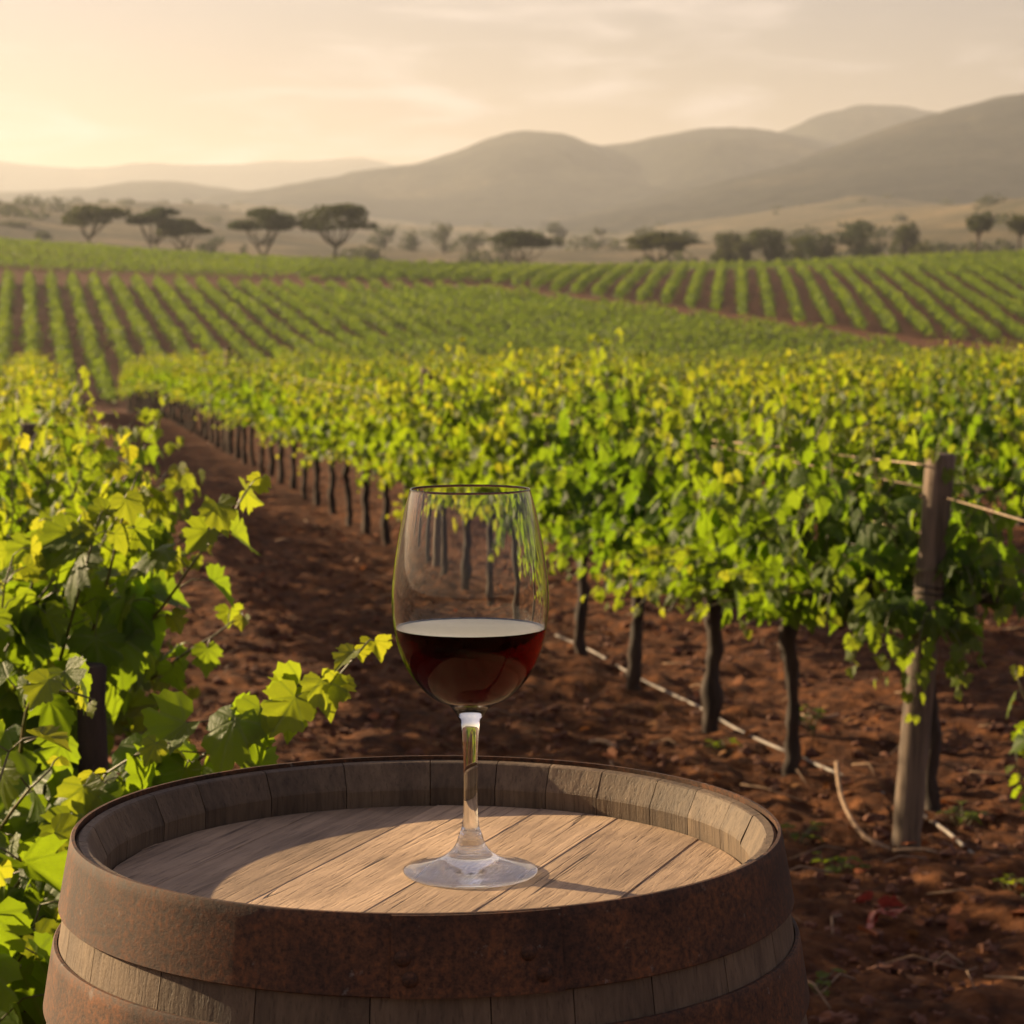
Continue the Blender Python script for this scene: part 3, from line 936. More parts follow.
def litter():
    rs = np.random.default_rng(12); lv = Leaves()
    for k in range(900):
        D = 4.4 * (30 / 4.4) ** rs.random(); x = D * rs.uniform(-.26, .26)
        la = x * ROW_R.x + D * ROW_R.y
        ph = abs(la / SPACING - round(la / SPACING)) * SPACING
        if rs.random() > math.exp(-(ph / .55) ** 2) * .8 + .2: continue
        a = rs.random() * 6.28
        lv.add((x, D, gz(x, D) + .025 + .008 * math.exp(-(ph / .3) ** 2)), (math.cos(a), math.sin(a), rs.normal(0, .25)), (rs.normal(0, .35), rs.normal(0, .35), 1), rs.uniform(.02, .05), rs.random(), rs.random() ** 2)
    tag(link('fallen_leaves', lv.mesh('fallen_leaves', HI[:4], M['dead'], rs)), 'dry orange-brown leaves scattered over the red soil', 'leaf litter', kind='stuff')
    g = Geo()
    for k in range(8000):
        D = 4.3 * (16 / 4.3) ** rs.random(); x = D * rs.uniform(-.25, .25)
        la = x * ROW_R.x + D * ROW_R.y; ph = abs(la / SPACING - round(la / SPACING)) * SPACING
        r = .004 + .017 * rs.random() ** 4
        g.blob((x, D, gz(x, D) + .008 + .008 * math.exp(-(ph / .3) ** 2) + .022 * float(fbm(np.array(x * 1.3), np.array(D * 1.3), 3, 2)) + .05 * r), (r * rs.uniform(.8, 1.5), r * rs.uniform(.8, 1.5), r * .75), .5, rs, seg=5, rings=4)
    tag(link('soil_clods', g.mesh('soil_clods', M['clod'], False)), 'small clods of red soil strewn between the vine rows', 'clods', kind='stuff')
    g = Geo()
    for k in range(170):
        D = 4.5 * (16 / 4.5) ** rs.random(); x = D * rs.uniform(-.25, .25); a = rs.random() * 6.28; l = rs.uniform(.03, .14)
        z = gz(x, D) + .03
        p0 = np.array([x, D, z]); d = np.array([math.cos(a), math.sin(a), 0]) * l
        g.tube([p0 - d, p0 + [0, 0, .02], p0 + d * rs.uniform(.6, 1) + rs.normal(0, .015, 3)], rs.uniform(.0015, .0035), 4)
    tag(link('dry_twigs', g.mesh('dry_twigs', M['twig'])), 'thin dry prunings scattered over the red soil', 'twigs', kind='stuff')


litter()

# ------------------------------------------------------------------ the far slope planted with rows
def distant_rows():
    rs = np.random.default_rng(21)
    P, side, dat = [], [], []

    def strip(A, B, dens, w, h, ok):
        A, B = np.array(A), np.array(B); l = np.linalg.norm(B - A); n = int(l * dens)
        f = rs.random(n); q = A + (B - A) * f[:, None]
        vig = 1 + .22 * vnoise(q[:, 0] * .08, q[:, 1] * .08, 60) + .18 * vnoise(q[:, 0] * .9, q[:, 1] * .9, 61)
        d = (B - A) / l; pr = np.array([d[1], -d[0]])
        u = rs.normal(0, .42, n) * w * vig
        zz = (.15 + .85 * rs.random(n) ** .7) * h * vig * (1 - .35 * (u / w) ** 2)
        q = q + pr * u[:, None]
        m = ok(q[:, 0], q[:, 1]) & (np.abs(q[:, 0]) < .30 * q[:, 1] + 4)
        q, zz, u = q[m], zz[m], u[m]
        P.append(np.stack([q[:, 0], q[:, 1], ground(q[:, 0], q[:, 1]) + np.maximum(zz, .1)], 1))
        dat.append(np.stack([np.clip(rs.normal(.45, .25, len(q)), 0, 1), np.clip((zz / h - .75) * 1.2 + rs.normal(0, .1, len(q)), 0, .8), zz * 0], 1))

    rd, rr = np.array([ROW_D.x, ROW_D.y]), np.array([ROW_R.x, ROW_R.y])
    ok2 = lambda x, y: (y > 140) & (y < yroad(x) - 13)
    for k in range(-30, 80):
        c = rr * (k * 2.36 + .4)
        strip(c + rd * 130, c + rd * 300, 48, .66, 1.3, ok2)
    b = R(-5.8); d3 = np.array([-math.sin(b), math.cos(b)]); r3 = np.array([math.cos(b), math.sin(b)])
    ok3 = lambda x, y: (y > yroad(x) + 4) & (y < 319) & (x > -27 + (y - 268) * .15)
    for k in range(-50, 52):
        c = r3 * (k * 2.65 + .6)
        strip(c + d3 * 130, c + d3 * 322, 54, .58, 1.25, ok3)
    ok4 = lambda x, y: (y > yroad(x) + 3) & (y < 346) & (x < -29 + (y - 268) * .15)
    for k in range(0, 34):
        y = 268 + k * 2.3
        strip((-120, y + 6), (0, y - 3), 18, .8, 1.1, ok4)
    ok5 = lambda x, y: (y > 322) & (y < 350) & (x > -25)
    for k in range(0, 16):
        y = 318 + k * 2.3
        strip((-30, y), (120, y + 3), 18, .8, 1.1, ok5)
    P = np.concatenate(P); dat = np.concatenate(dat); n = len(P)
    s = rs.uniform(.08, .165, n)
    Nn = rs.normal(0, .7, (n, 3)) + [0, 0, .5]; Nn /= np.linalg.norm(Nn, axis=1)[:, None]
    T = np.cross(Nn, rs.normal(0, 1, (n, 3))); T /= np.linalg.norm(T, axis=1)[:, None]; X = np.cross(Nn, T)
    q = [(-1, -.5), (.3, -1), (1, .4), (-.2, 1)]
    V = np.stack([P + s[:, None] * (a * X + c * T) for a, c in q], 1).reshape(-1, 3)
    Q = np.arange(n * 4).reshape(-1, 4)
    me = mesh_np('distant_vine_rows', V, [Q], M['leaf_dist'], False, data=np.repeat(dat, 4, 0))
    tag(link('distant_vine_rows', me), 'countless grapevines in long green rows covering the far slope', 'grapevines', kind='stuff')
    print('clumps', n)


distant_rows()

# ------------------------------------------------------------------ trees and bushes beyond the crest
def leaf_cards(C, Rr, n, size, rng, flat_bottom=True):
    """leaf clumps spread through ellipsoids C with radii Rr"""
    P, s, d = [], [], []
    w = np.array([r[0] * r[1] for r in Rr]); w = w / w.sum()
    for c, r, ww in zip(C, Rr, w):
        m = max(20, int(n * ww)); v = rng.normal(size=(m, 3)); v /= np.linalg.norm(v, axis=1)[:, None]
        v *= rng.random((m, 1)) ** .35
        if flat_bottom: v[:, 2] = np.where(v[:, 2] < -.25, -.25 - .25 * rng.random(m), v[:, 2])
        P.append(np.array(c) + v * np.array(r)); s.append(rng.uniform(.6, 1.25, m) * size)
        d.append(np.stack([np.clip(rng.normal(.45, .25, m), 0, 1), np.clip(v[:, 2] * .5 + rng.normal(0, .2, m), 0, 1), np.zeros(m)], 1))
    P, s, d = np.concatenate(P), np.concatenate(s), np.concatenate(d); n = len(P)
    Nn = rng.normal(0, .7, (n, 3)) + [0, 0, .6]; Nn /= np.linalg.norm(Nn, axis=1)[:, None]
    T = np.cross(Nn, rng.normal(0, 1, (n, 3))); T /= np.linalg.norm(T, axis=1)[:, None]; X = np.cross(Nn, T)
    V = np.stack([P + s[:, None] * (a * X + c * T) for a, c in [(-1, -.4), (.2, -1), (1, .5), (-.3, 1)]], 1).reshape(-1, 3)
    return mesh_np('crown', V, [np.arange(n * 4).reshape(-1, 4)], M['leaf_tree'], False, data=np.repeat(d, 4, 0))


def acacia(px, ytop, ybase, hw, D, label, seed, stems=2, layers=3, group='umbrella acacias beyond the far crest'):
    rng = np.random.default_rng(seed)
    x = (px - 512) / F_PX * D; z = min(gz(x, D), CAM_Z + (HORIZON - ybase) / F_PX * D)
    H = CAM_Z + (HORIZON - ytop) / F_PX * D - z; Wd = hw / F_PX * D
    t = empty('acacia_tree', (x, D, z)); tag(t, label, 'tree', group)
    C, Rr, g = [], [], Geo()
    fork = H * .30
    for k in range(stems):
        a = rng.random() * 6.28; b = np.array([.12 * H * math.cos(a), .12 * H * math.sin(a), fork])
        if stems == 1: b[:2] *= .2
        g.tube([(0, 0, -1.5), b * [.3, .3, .5], b], [H * .034, H * .028, H * .022], 7)
        for q in range(5):
            ang = a + (q - 1.5) * 1.3 + rng.normal(0, .3)
            rad = Wd * rng.uniform(.5, .85)
            e = np.array([rad * math.cos(ang), rad * .8 * math.sin(ang), H * rng.uniform(.60, .82)])
            g.tube([b, b * .6 + e * .4 + [0, 0, -.04 * H], b * .2 + e * .8, e], [H * .02, H * .014, H * .009, H * .005], 5)
            C.append(e + [0, 0, .03 * H]); Rr.append((Wd * rng.uniform(.34, .6), Wd * .55, H * rng.uniform(.08, .14)))
    for q in range(layers):
        C.append((rng.normal(0, .25) * Wd, rng.normal(0, .2) * Wd, H * rng.uniform(.86, .93))); Rr.append((Wd * rng.uniform(.4, .55), Wd * .5, H * .09))
    link('trunk', g.mesh('trunk', M['tree_bark']), t)
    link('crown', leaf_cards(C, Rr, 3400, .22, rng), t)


def round_tree(px, ytop, ybase, hw, D, label, seed, name='round_tree', trunk=.35, cat='tree', group='rounded trees beyond the far crest', n=1500):
    rng = np.random.default_rng(seed)
    x = (px - 512) / F_PX * D; z = gz(x, D)
    H = max(CAM_Z + (HORIZON - ytop) / F_PX * D - z, 1.6); Wd = max(hw * 1.25 / F_PX * D, .42 * H)
    t = empty(name, (x, D, z)); tag(t, label, cat, group)
    g = Geo(); g.tube([(0, 0, -1.5), (0, 0, H * trunk), (Wd * .08, 0, H * .7)], [H * .04, H * .028, H * .012], 7)
    C, Rr = [], []
    for q in range(8):
        a = rng.random() * 6.28; rad = Wd * rng.uniform(.1, .6)
        zz = H * rng.uniform(trunk + .12, .86)
        e = np.array([rad * math.cos(a), rad * math.sin(a), zz])
        g.tube([(0, 0, H * trunk * .9), e * .6 + [0, 0, .2 * zz], e], [H * .018, H * .012, H * .006], 5)
        C.append(e); Rr.append((Wd * rng.uniform(.35, .55), Wd * .45, H * rng.uniform(.12, .2)))
    link('trunk', g.mesh('trunk', M['tree_bark']), t)
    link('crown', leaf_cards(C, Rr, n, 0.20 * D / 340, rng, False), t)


acacia(97, 206, 244, 31, 352, 'umbrella acacia with dense dark crown, leftmost of the flat-topped trees', 1)
acacia(158, 208, 246, 25, 356, 'flat-topped acacia right of the leftmost acacia, touching a lower one', 2)
acacia(186, 220, 247, 24, 362, 'low acacia leaning against a taller one among the left trees', 3)
acacia(265, 209, 255, 31, 338, 'slender acacia with open forked limbs left of the tallest acacia', 4)
acacia(335, 205, 258, 38, 334, 'tallest acacia, wide layered crown on twin trunks', 5, layers=5)
acacia(523, 231, 256, 34, 362, 'low wide acacia on the crest in the middle of the valley', 6)
acacia(660, 233, 257, 31, 360, 'flat dark acacia on the crest left of the rounded trees', 7)
for i, (px, a, b, w, D, lab) in enumerate([
        (722, 230, 255, 19, 372, 'rounded tree just right of the flat dark acacia'),
        (767, 222, 252, 21, 370, 'tall rounded dark tree, second of the clump on the crest'),
        (822, 223, 252, 22, 374, 'broad rounded tree in the middle of the crest clump'),
        (862, 221, 250, 26, 372, 'wide dark tree at the right end of the crest clump'),
        (901, 222, 243, 14, 420, 'small pale tree behind the right end of the clump'),
        (800, 236, 250, 14, 390, 'low tree squeezed between two rounded trees of the clump'),
        (744, 238, 252, 13, 395, 'low dark tree in the gap beside the tall rounded tree')]):
    round_tree(px, a, b, w, D, lab, 30 + i, trunk=.22)
round_tree(975, 212, 243, 13, 352, 'lollipop-shaped tree on a bare trunk at the green crest, left of its twin', 50, trunk=.5)
round_tree(1016, 213, 242, 14, 352, 'lollipop-shaped tree on a bare trunk at the green crest, right of its twin', 51, trunk=.5)
bl = [(411, 221, 10, 640, 'round bush behind the tallest acacia'), (445, 223, 8, 640, 'small round bush beside the round bush behind the acacia'),
      (384, 224, 15, 620, 'wide pale bush touching the tallest acacia crown'), (371, 238, 12, 480, 'low bush right of the tallest acacia trunk'),
      (470, 232, 16, 560, 'wide low bush left of the low wide acacia'), (18, 224, 16, 600, 'hazy bush at the left end of the plain'),
      (45, 232, 12, 520, 'low hazy bush left of the leftmost acacia'), (244, 241, 8, 420, 'small bush at the foot of the slender acacia'),
      (215, 233, 16, 470, 'low shrubs between the low acacia and the slender acacia'), (505, 236, 12, 470, 'bush at the left side of the low wide acacia'),
      (922, 234, 12, 400, 'low dark bush right of the crest clump'), (600, 228, 14, 760, 'hazy bush on the plain under the ridge'),
      (690, 228, 16, 720, 'hazy bush behind the flat dark acacia'), (560, 222, 14, 900, 'faint bush far out on the plain'), (640, 226, 12, 820, 'faint low bush on the plain right of centre')]
for i, (px, yt, w, D, lab) in enumerate(bl):
    round_tree(px, yt, 0, w, D, lab, 70 + i, name='bush', trunk=.08, cat='bush', group='bushes on the dry plain', n=420)


def plain_scrub():
    rng = np.random.default_rng(77); C, Rr = [], []
    for k in range(420):
        D = 480 * (1900 / 480) ** rng.random(); x = D * rng.uniform(-.27, .27)
        if fbm(np.array(x * .006), np.array(D * .006), 3, 88) < -.1: continue
        z = gz(x, D) + 5 * float(fbm(np.array(x * .006), np.array(D * .006), 4, 5)) * min(1, max(0, (D - 420) / 300))
        r = rng.uniform(1.2, 3.8); C.append((x, D, z + .4 * r)); Rr.append((r * 1.5, r * 1.3, r * .8))
    me = leaf_cards(C, Rr, 20000, .55, rng, False)
    tag(link('scrub_vegetation', me), 'far-off scrub dotting the hazy dry plain under the hills', 'scrub', kind='stuff')


plain_scrub()

# ------------------------------------------------------------------ the barrel
def wood_material(name, pale, mid, dark, axis_stretch, crack=.85):
    m, n, new, lk, o = mat(name)
    t = new('ShaderNodeTexCoord')
    at_ = new('ShaderNodeAttribute'); at_.attribute_name = 'leafdata'
    sep = new('ShaderNodeSeparateColor'); lk(at_.outputs['Color'], sep.inputs[0])
    off = new('ShaderNodeCombineXYZ'); lk(math_n(new, lk, 'MULTIPLY', sep.outputs[0], 7.3), off.inputs[0]); lk(math_n(new, lk, 'MULTIPLY', sep.outputs[0], 3.1), off.inputs[2])
    ad = new('ShaderNodeVectorMath'); ad.operation = 'ADD'; lk(t.outputs['Object'], ad.inputs[0]); lk(off.outputs[0], ad.inputs[1])
    mpn = new('ShaderNodeMapping'); mpn.inputs['Scale'].default_value = axis_stretch; lk(ad.outputs[0], mpn.inputs[0])
    grain = noise(new, lk, mpn.outputs[0], 150, 5, .65, .3)
    broad = noise(new, lk, mpn.outputs[0], 26, 5, .6, .8)
    blot = noise(new, lk, t.outputs['Object'], 9, 5, .6)
    fine = noise(new, lk, t.outputs['Object'], 420, 3, .6)
    r = ramp(new, [(.28, dark), (.5, mid), (.74, pale)])
    mixv = math_n(new, lk, 'ADD', math_n(new, lk, 'MULTIPLY', grain.outputs[0], .55), math_n(new, lk, 'MULTIPLY', broad.outputs[0], .45))
    lk(mixv, r.inputs[0])
    rb = ramp(new, [(.3, (.62, .60, .58)), (.65, (1.08, 1.05, 1.0))]); lk(blot.outputs[0], rb.inputs[0])
    c = mixc(new, lk, 1.0, r.outputs[0], rb.outputs[0], 'MULTIPLY')
    tone = new('ShaderNodeMapRange'); lk(sep.outputs[0], tone.inputs[0]); tone.inputs[3].default_value = .70; tone.inputs[4].default_value = 1.12
    cc = new('ShaderNodeCombineColor')
    for i in range(3): lk(tone.outputs[0], cc.inputs[i])
    c = mixc(new, lk, 1.0, c, cc.outputs[0], 'MULTIPLY')
    # dark drying cracks that follow the grain
    crk = new('ShaderNodeMapRange'); lk(broad.outputs[0], crk.inputs[0])
    mp2 = new('ShaderNodeMapping'); mp2.inputs['Scale'].default_value = tuple(a * (.35 if a < 1 else 1) for a in axis_stretch); lk(ad.outputs[0], mp2.inputs[0])
    g2 = noise(new, lk, mp2.outputs[0], 62, 1, .4, .0)
    d2 = math_n(new, lk, 'ABSOLUTE', math_n(new, lk, 'SUBTRACT', g2.outputs[0], .5))
    line = new('ShaderNodeMapRange'); lk(d2, line.inputs[0]); line.inputs[1].default_value = .0; line.inputs[2].default_value = .011; line.inputs[3].default_value = 1; line.inputs[4].default_value = 0
    msk = new('ShaderNodeMapRange'); lk(noise(new, lk, t.outputs['Object'], 14, 3, .5).outputs[0], msk.inputs[0]); msk.inputs[1].default_value = .42; msk.inputs[2].default_value = .56
    cf = math_n(new, lk, 'MULTIPLY', line.outputs[0], msk.outputs[0])
    c = mixc(new, lk, math_n(new, lk, 'MULTIPLY', cf, crack), c, tuple(x * .22 for x in dark))
    mp3 = new('ShaderNodeMapping'); mp3.inputs['Scale'].default_value = tuple(a * (.8 if a < 1 else 1) for a in axis_stretch); lk(ad.outputs[0], mp3.inputs[0])
    tk = noise(new, lk, mp3.outputs[0], 520, 3, .6)
    tick = new('ShaderNodeMapRange'); lk(tk.outputs[0], tick.inputs[0]); tick.inputs[1].default_value = .56; tick.inputs[2].default_value = .68
    c = mixc(new, lk, math_n(new, lk, 'MULTIPLY', tick.outputs[0], .45), c, tuple(x * .45 for x in dark))
    p = new('ShaderNodeBsdfPrincipled'); lk(c, p.inputs['Base Color']); p.inputs['Roughness'].default_value = .72; p.inputs['Specular IOR Level'].default_value = .3
    h = math_n(new, lk, 'SUBTRACT', math_n(new, lk, 'ADD', grain.outputs[0], math_n(new, lk, 'MULTIPLY', fine.outputs[0], .35)), math_n(new, lk, 'ADD', math_n(new, lk, 'MULTIPLY', cf, 1.4 * crack), math_n(new, lk, 'MULTIPLY', tick.outputs[0], .25 + .5 * crack)))
    b = new('ShaderNodeBump'); b.inputs['Strength'].default_value = .55; b.inputs['Distance'].default_value = .0016
    lk(h, b.inputs['Height']); lk(b.outputs[0], p.inputs['Normal'])
    lk(p.outputs[0], o.inputs['Surface'])
    return m


def rust_material():
    m, n, new, lk, o = mat('rusty_hoop')
    t = new('ShaderNodeTexCoord'); v = t.outputs['Object']
    a = noise(new, lk, v, 14, 7, .65, .4); b = noise(new, lk, v, 260, 6, .75); c = noise(new, lk, v, 480, 3, .6)
    r = ramp(new, [(.30, (.022, .012, .008)), (.48, (.055, .025, .013)), (.64, (.095, .040, .017)), (.82, (.19, .074, .026))]); lk(a.outputs[0], r.inputs[0])
    r2 = ramp(new, [(.36, (.35, .33, .33)), (.50, (1., 1., 1.)), (.66, (1.9, 1.6, 1.3))]); lk(b.outputs[0], r2.inputs[0])
    col = mixc(new, lk, 1.0, r.outputs[0], r2.outputs[0], 'MULTIPLY')
    sp = new('ShaderNodeMapRange'); lk(noise(new, lk, v, 95, 4, .7).outputs[0], sp.inputs[0]); sp.inputs[1].default_value = .64; sp.inputs[2].default_value = .72; sp.inputs[4].default_value = .35
    col = mixc(new, lk, sp.outputs[0], col, (.25, .22, .19))
    p = new('ShaderNodeBsdfPrincipled'); lk(col, p.inputs['Base Color']); p.inputs['Specular IOR Level'].default_value = .3
    rr = new('ShaderNodeMapRange'); lk(b.outputs[0], rr.inputs[0]); rr.inputs[3].default_value = .62; rr.inputs[4].default_value = .95; lk(rr.outputs[0], p.inputs['Roughness'])
    h = math_n(new, lk, 'ADD', b.outputs[0], math_n(new, lk, 'MULTIPLY', c.outputs[0], .5))
    bp = new('ShaderNodeBump'); bp.inputs['Strength'].default_value = .35; bp.inputs['Distance'].default_value = .0010
    lk(h, bp.inputs['Height']); lk(bp.outputs[0], p.inputs['Normal']); lk(p.outputs[0], o.inputs['Surface'])
    return m


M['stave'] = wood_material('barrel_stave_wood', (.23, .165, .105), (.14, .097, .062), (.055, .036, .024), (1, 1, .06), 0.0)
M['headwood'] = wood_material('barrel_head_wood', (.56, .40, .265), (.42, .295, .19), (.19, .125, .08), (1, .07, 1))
M['rust'] = rust_material()
B_TOP, B_R, B_BILGE = CAM_Z - .3415, .2425, .294
B_C = Vector((-.0587, 1.52, .0))


def barrel_r(z):                                    # z measured down from the rim
    hm = B_TOP / 2
    return B_BILGE - (B_BILGE - B_R) * ((z - hm) / hm) ** 2


def build_barrel():
    root = empty('wine_barrel', (B_C.x, B_C.y, 0))
    tag(root, 'weathered oak barrel with rusty hoops carrying the wine glass', 'barrel')
    rs = random.Random(4)
    g = Geo()
    ns = 26
    w = [rs.uniform(.75, 1.3) for _ in range(ns)]; tot = sum(w); a = .35
    zs = np.concatenate([[0.004, .012], np.linspace(.03, B_TOP - .03, 16), [B_TOP - .004]])
    for k in range(ns):
        a0, a1 = a + .0016, a + w[k] / tot * 2 * math.pi - .0016
        a += w[k] / tot * 2 * math.pi
        prof = []                                   # closed section: outside going down, inside going up
        for z in zs: prof.append((barrel_r(z), B_TOP - z))
        prof.append((barrel_r(B_TOP) - .022, .003))
        for z in (B_TOP - .05, B_TOP * .5): prof.append((barrel_r(z) - .022, B_TOP - z))
        dj = rs.uniform(-.0015, .0015)
        prof += [(.2290, B_TOP - .12), (.2275, B_TOP - .060), (.2255, B_TOP - .0225 + dj), (.2261, B_TOP - .0205 + dj), (.2340, B_TOP - .0035 + dj * .4), (.2353, B_TOP - .0024), (.2405, B_TOP - .0016)]
        na = 7; n = len(prof)
        th = np.linspace(a0, a1, na)
        V = np.array([(r * math.cos(t), r * math.sin(t), z) for t in th for r, z in prof])
        Q = [(i * n + j, (i + 1) * n + j, (i + 1) * n + (j + 1) % n, i * n + (j + 1) % n) for i in range(na - 1) for j in range(n)]
        cap = len(zs)
        g.add(V, Q, None, (rs.random(), 0, 0))
        # side faces of the stave: strips between outside and inside
        inner = [n - 1 - j for j in range(n - cap)]
        so_ = np.interp(np.linspace(0, 1, cap), np.linspace(0, 1, len(inner)), np.arange(len(inner))).round().astype(int)
        for end in (0, na - 1):
            T = []
            for j in range(cap - 1):
                p0, p1, q0, q1 = j, j + 1, inner[so_[j]], inner[so_[j + 1]]
                T.append((p0, p1, q1)); T.append((p0, q1, q0))
            g.add(V[end * n:(end + 1) * n], None, [x for x in T if len(set(x)) == 3], (rs.random(), 0, 0))
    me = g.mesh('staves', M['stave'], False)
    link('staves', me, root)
    # head: planks running away from the viewer, turned a little to the right
    g = Geo(); rr = .2246; hz = B_TOP - .0355; u = -rr
    while u < rr - .002:
        u1 = min(rr, u + rs.uniform(.055, .085))
        if rr - u1 < .02: u1 = rr
        us = np.linspace(u + .00025, u1 - .00025, 9)
        us = np.clip(us, -rr + 1e-4, rr - 1e-4); vv = np.sqrt(rr * rr - us ** 2)
        lift = rs.uniform(-.0004, .0006)
        n = 9; V = []
        for zz in (hz + lift, hz - .02):
            V += [(x, y, zz) for x, y in zip(us, vv)] + [(x, -y, zz) for x, y in zip(us, vv)]
        Q = []
        for i in range(n - 1):
            Q.append((n + i, n + i + 1, i + 1, i)); o2 = 2 * n; Q.append((o2 + i, o2 + i + 1, o2 + n + i + 1, o2 + n + i))
            Q.append((i, i + 1, o2 + i + 1, o2 + i)); Q.append((n + i + 1, n + i, o2 + n + i, o2 + n + i + 1))
        for i in (0, n - 1): Q.append((i, n + i, 3 * n + i, 2 * n + i))
        g.add(V, Q, None, (rs.random(), 0, 0)); u = u1
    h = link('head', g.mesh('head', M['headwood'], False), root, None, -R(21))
    bv = h.modifiers.new('bevel', 'BEVEL'); bv.width = .0004; bv.segments = 2; bv.limit_method = 'ANGLE'; bv.angle_limit = R(40)

    def hoop(z0, z1, name='hoop', lift=.0008, th=.003):
        zz = np.linspace(z0, z1, 7)
        out_ = [(barrel_r(max(z, 0)) + lift + th, B_TOP - z) for z in zz]
        inn = [(barrel_r(max(z, 0)) + lift, B_TOP - z) for z in zz[::-1]]
        e = .0008
        prof = [(out_[0][0] - e, out_[0][1])] + [(out_[0][0], out_[0][1] - e)] + out_[1:-1] + [(out_[-1][0], out_[-1][1] + e), (out_[-1][0] - e, out_[-1][1])] + inn
        prof = prof + [prof[0]]
        o = link(name, lathe(name, prof[::-1], 144, M['rust']), root)
        es = o.modifiers.new('edges', 'EDGE_SPLIT'); es.split_angle = R(40)
        return o
    h1 = hoop(-.0012, .0470)
    h2 = hoop(.0705, .115)
    hoop(.33, .37)
    hoop(B_TOP - .37, B_TOP - .33); hoop(B_TOP - .115, B_TOP - .0705); hoop(B_TOP - .047, B_TOP - .002)
    # riveted lap of the top hoop, on the viewer's side
    a0, a1 = -math.pi / 2 - .05, -math.pi / 2 + .36
    th = np.linspace(a0, a1, 24); V, Q = [], []
    zz = (-.0008, .0468)
    for t in th:
        for z, d in ((zz[0], .0038), (zz[1], .0038), (zz[1], .0053), (zz[0], .0053)):
            r = barrel_r(max(z, 0)) + d + .0002; V.append((r * math.cos(t), r * math.sin(t), B_TOP - z))
    for i in range(23):
        for j in range(4):
            Q.append((i * 4 + j, i * 4 + (j + 1) % 4, i * 4 + 4 + (j + 1) % 4, i * 4 + 4 + j))
    Q.append((3, 2, 1, 0)); Q.append((92, 93, 94, 95))
    link('hoop_lap', mesh_np('hoop_lap', V, [np.array(Q)], M['rust'], False), h1)
    for ang, z in ((-math.pi / 2 - .022, .024), (-math.pi / 2 - .005, .036), (-math.pi / 2 + .275, .023), (-math.pi / 2 + .31, .036)):
        r = barrel_r(z) + .0052
        prof = [(.0050, -.002), (.0050, .0004), (.0042, .0016), (.0022, .0024), (0, .0027)]
        o = link('rivet', lathe('rivet', prof, 16, M['rust']), h1)
        d = Vector((math.cos(ang), math.sin(ang), .12)).normalized()
        o.location = (r * math.cos(ang), r * math.sin(ang), B_TOP - z); o.rotation_euler = d.to_track_quat('Z', 'Y').to_euler()


build_barrel()

# ------------------------------------------------------------------ the wine glass
def glass_material(name, clear, ior=1.5):
    m, n, new, lk, o = mat(name)
    p = new('ShaderNodeBsdfGlass'); p.inputs['IOR'].default_value = ior; p.inputs['Roughness'].default_value = 0.0
    p.inputs['Color'].default_value = (.985, .99, .985, 1)
    t = new('ShaderNodeBsdfTransparent'); mx = new('ShaderNodeMixShader'); mx.inputs[0].default_value = clear
    lk(p.outputs[0], mx.inputs[1]); lk(t.outputs[0], mx.inputs[2])
    lk(mx.outputs[0], o.inputs['Surface']); return m


def wine_material(name, ior):
    m, n, new, lk, o = mat(name)
    p = new('ShaderNodeBsdfGlass'); p.inputs['IOR'].default_value = ior; p.inputs['Roughness'].default_value = 0.0
    p.inputs['Color'].default_value = (1, 1, 1, 1)
    a = new('ShaderNodeVolumeAbsorption'); a.inputs['Color'].default_value = (.86, .012, .05, 1); a.inputs['Density'].default_value = 350
    lk(p.outputs[0], o.inputs['Surface']); lk(a.outputs[0], o.inputs['Volume']); return m


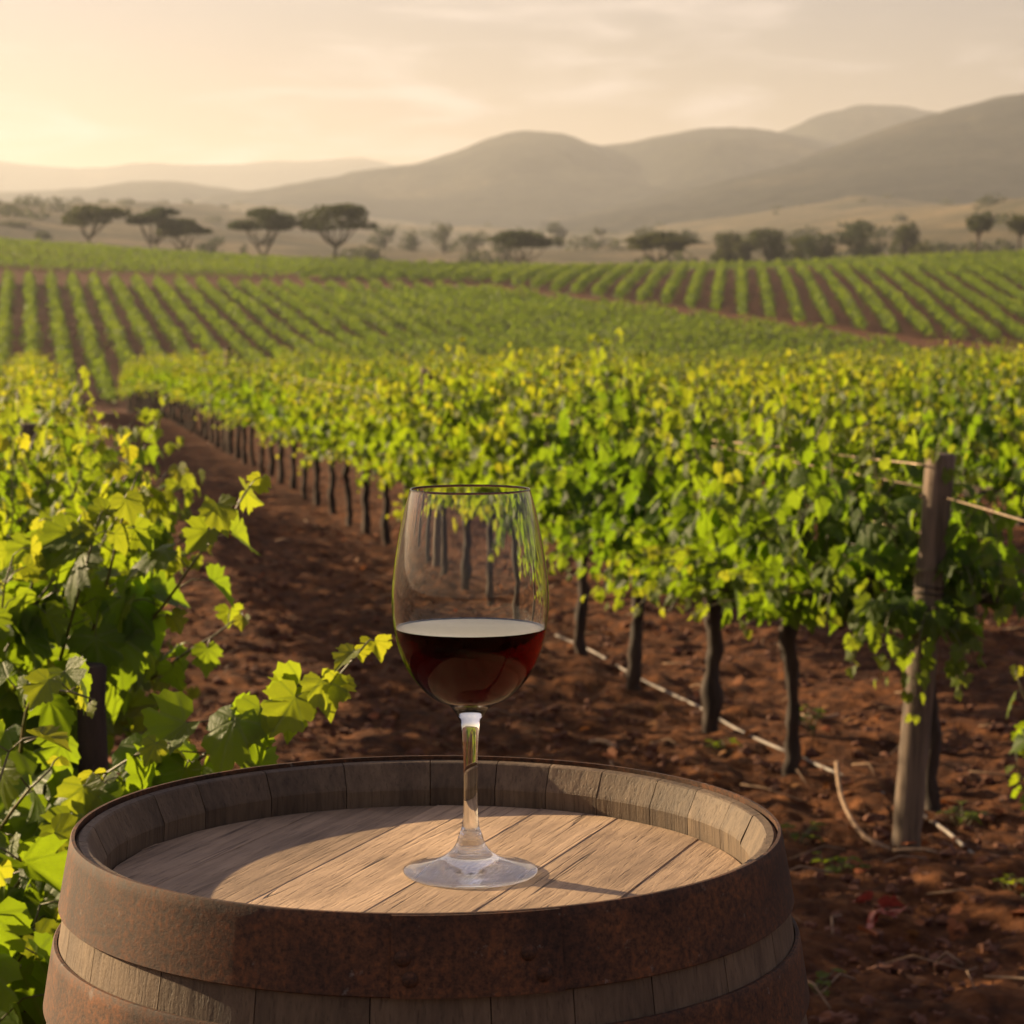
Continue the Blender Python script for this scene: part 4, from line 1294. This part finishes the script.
def build_glass():
    gx, gy = (470 - 512) / F_PX * 1.52, 1.52
    z = B_TOP - .0355 + .0009
    root = empty('wine_glass', (gx, gy, z))
    tag(root, 'clear stemmed wine glass part filled with red wine on the barrel head', 'wine glass')
    gm = glass_material('clear_glass', .0); bm_ = glass_material('clear_glass_bowl', .0, 1.30); fm = glass_material('clear_glass_foot', .2); SEG = 128
    outer = smooth_profile([(.0093, .1115), (.0150, .1185), (.0270, .1245), (.0385, .1365), (.0465, .151), (.0517, .169), (.0539, .190), (.0527, .211), (.0490, .236), (.0447, .257), (.0412, .2695)], 7)
    inner = []
    for (r, zz) in smooth_profile([(.0001, .1178), (.0130, .1202), (.0255, .1262), (.0371, .1378), (.0452, .1518), (.0505, .1694), (.0528, .190), (.0516, .211), (.0479, .236), (.0437, .257), (.0403, .2694)], 7):
        inner.append((r, zz))
    inner[0] = (0, inner[0][1])
    rim = [(.0410, .2700), (.04075, .27015), (.0405, .2700)]
    lvl = .1735
    rl = float(np.interp(lvl, [q[1] for q in inner], [q[0] for q in inner]))
    wet = [q for q in inner if q[1] < lvl - .0008] + [(rl, lvl)]
    dry = [(rl, lvl)] + [q for q in inner if q[1] > lvl + .0008]
    link('bowl', lathe('bowl', (outer + rim + dry[::-1]), SEG, bm_), root)
    stem = smooth_profile([(.0088, .0245), (.0084, .0262), (.0074, .0285), (.0062, .0325), (.0053, .040), (.0048, .052), (.0047, .066), (.0051, .085), (.0057, .098), (.0068, .1055), (.0093, .1115)], 6)
    link('stem', lathe('stem', stem, 64, gm), root)
    foot = smooth_profile([(.0458, .0002), (.0466, .0012), (.0463, .0024), (.0440, .0033), (.0360, .0050), (.0250, .0082), (.0165, .0128), (.0110, .0190), (.0088, .0245)], 6)
    foot = [(0, .0030), (.012, .0027), (.028, .0016), (.040, .0006), (.0450, .0)] + foot
    link('foot', lathe('foot', foot, SEG, fm), root)
    # the wine meets the glass along the wetted wall (one interface, no air gap) and the air along its top
    top = [(rl, lvl), (rl - .0006, lvl - .0004), (rl - .0016, lvl - .0007), (rl - .004, lvl - .0008), (0, lvl - .0008)]
    me = lathe('wine', wet + top[1:], SEG, [wine_material('red_wine_in_glass', 1.34 / 1.30), wine_material('red_wine', 1.34)])
    zz = np.array([v.co.z for v in me.vertices]); rr_ = np.array([math.hypot(v.co.x, v.co.y) for v in me.vertices])
    for p in me.polygons:
        c = np.mean([zz[i] for i in p.vertices]); rc = max(rr_[i] for i in p.vertices)
        if c > lvl - .0009 and all(zz[i] > lvl - .00085 for i in p.vertices): p.material_index = 1
    link('wine', me, root)
    root.scale = (1.015, 1.015, 1.0)


build_glass()

# ------------------------------------------------------------------ air
def build_haze():
    m, n, new, lk, o = mat('haze_air')
    v = new('ShaderNodeVolumePrincipled')
    v.inputs['Color'].default_value = (.88, .90, .93, 1); v.inputs['Density'].default_value = 1.8e-4
    v.inputs['Anisotropy'].default_value = .32
    lk(v.outputs[0], o.inputs['Volume'])
    x, y0, y1, z0, z1 = 6300, -6300, 6600, -7, 450
    V = [(-x, y0, z0), (x, y0, z0), (x, y1, z0), (-x, y1, z0), (-x, y0, z1), (x, y0, z1), (x, y1, z1), (-x, y1, z1)]
    Q = [(3, 2, 1, 0), (4, 5, 6, 7), (0, 1, 5, 4), (1, 2, 6, 5), (2, 3, 7, 6), (3, 0, 4, 7)]
    tag(link('haze', mesh_np('haze', V, [np.array(Q)], m, False)), 'warm dusty haze softening the hills', 'haze', kind='stuff')


build_haze()
print('vines', count)
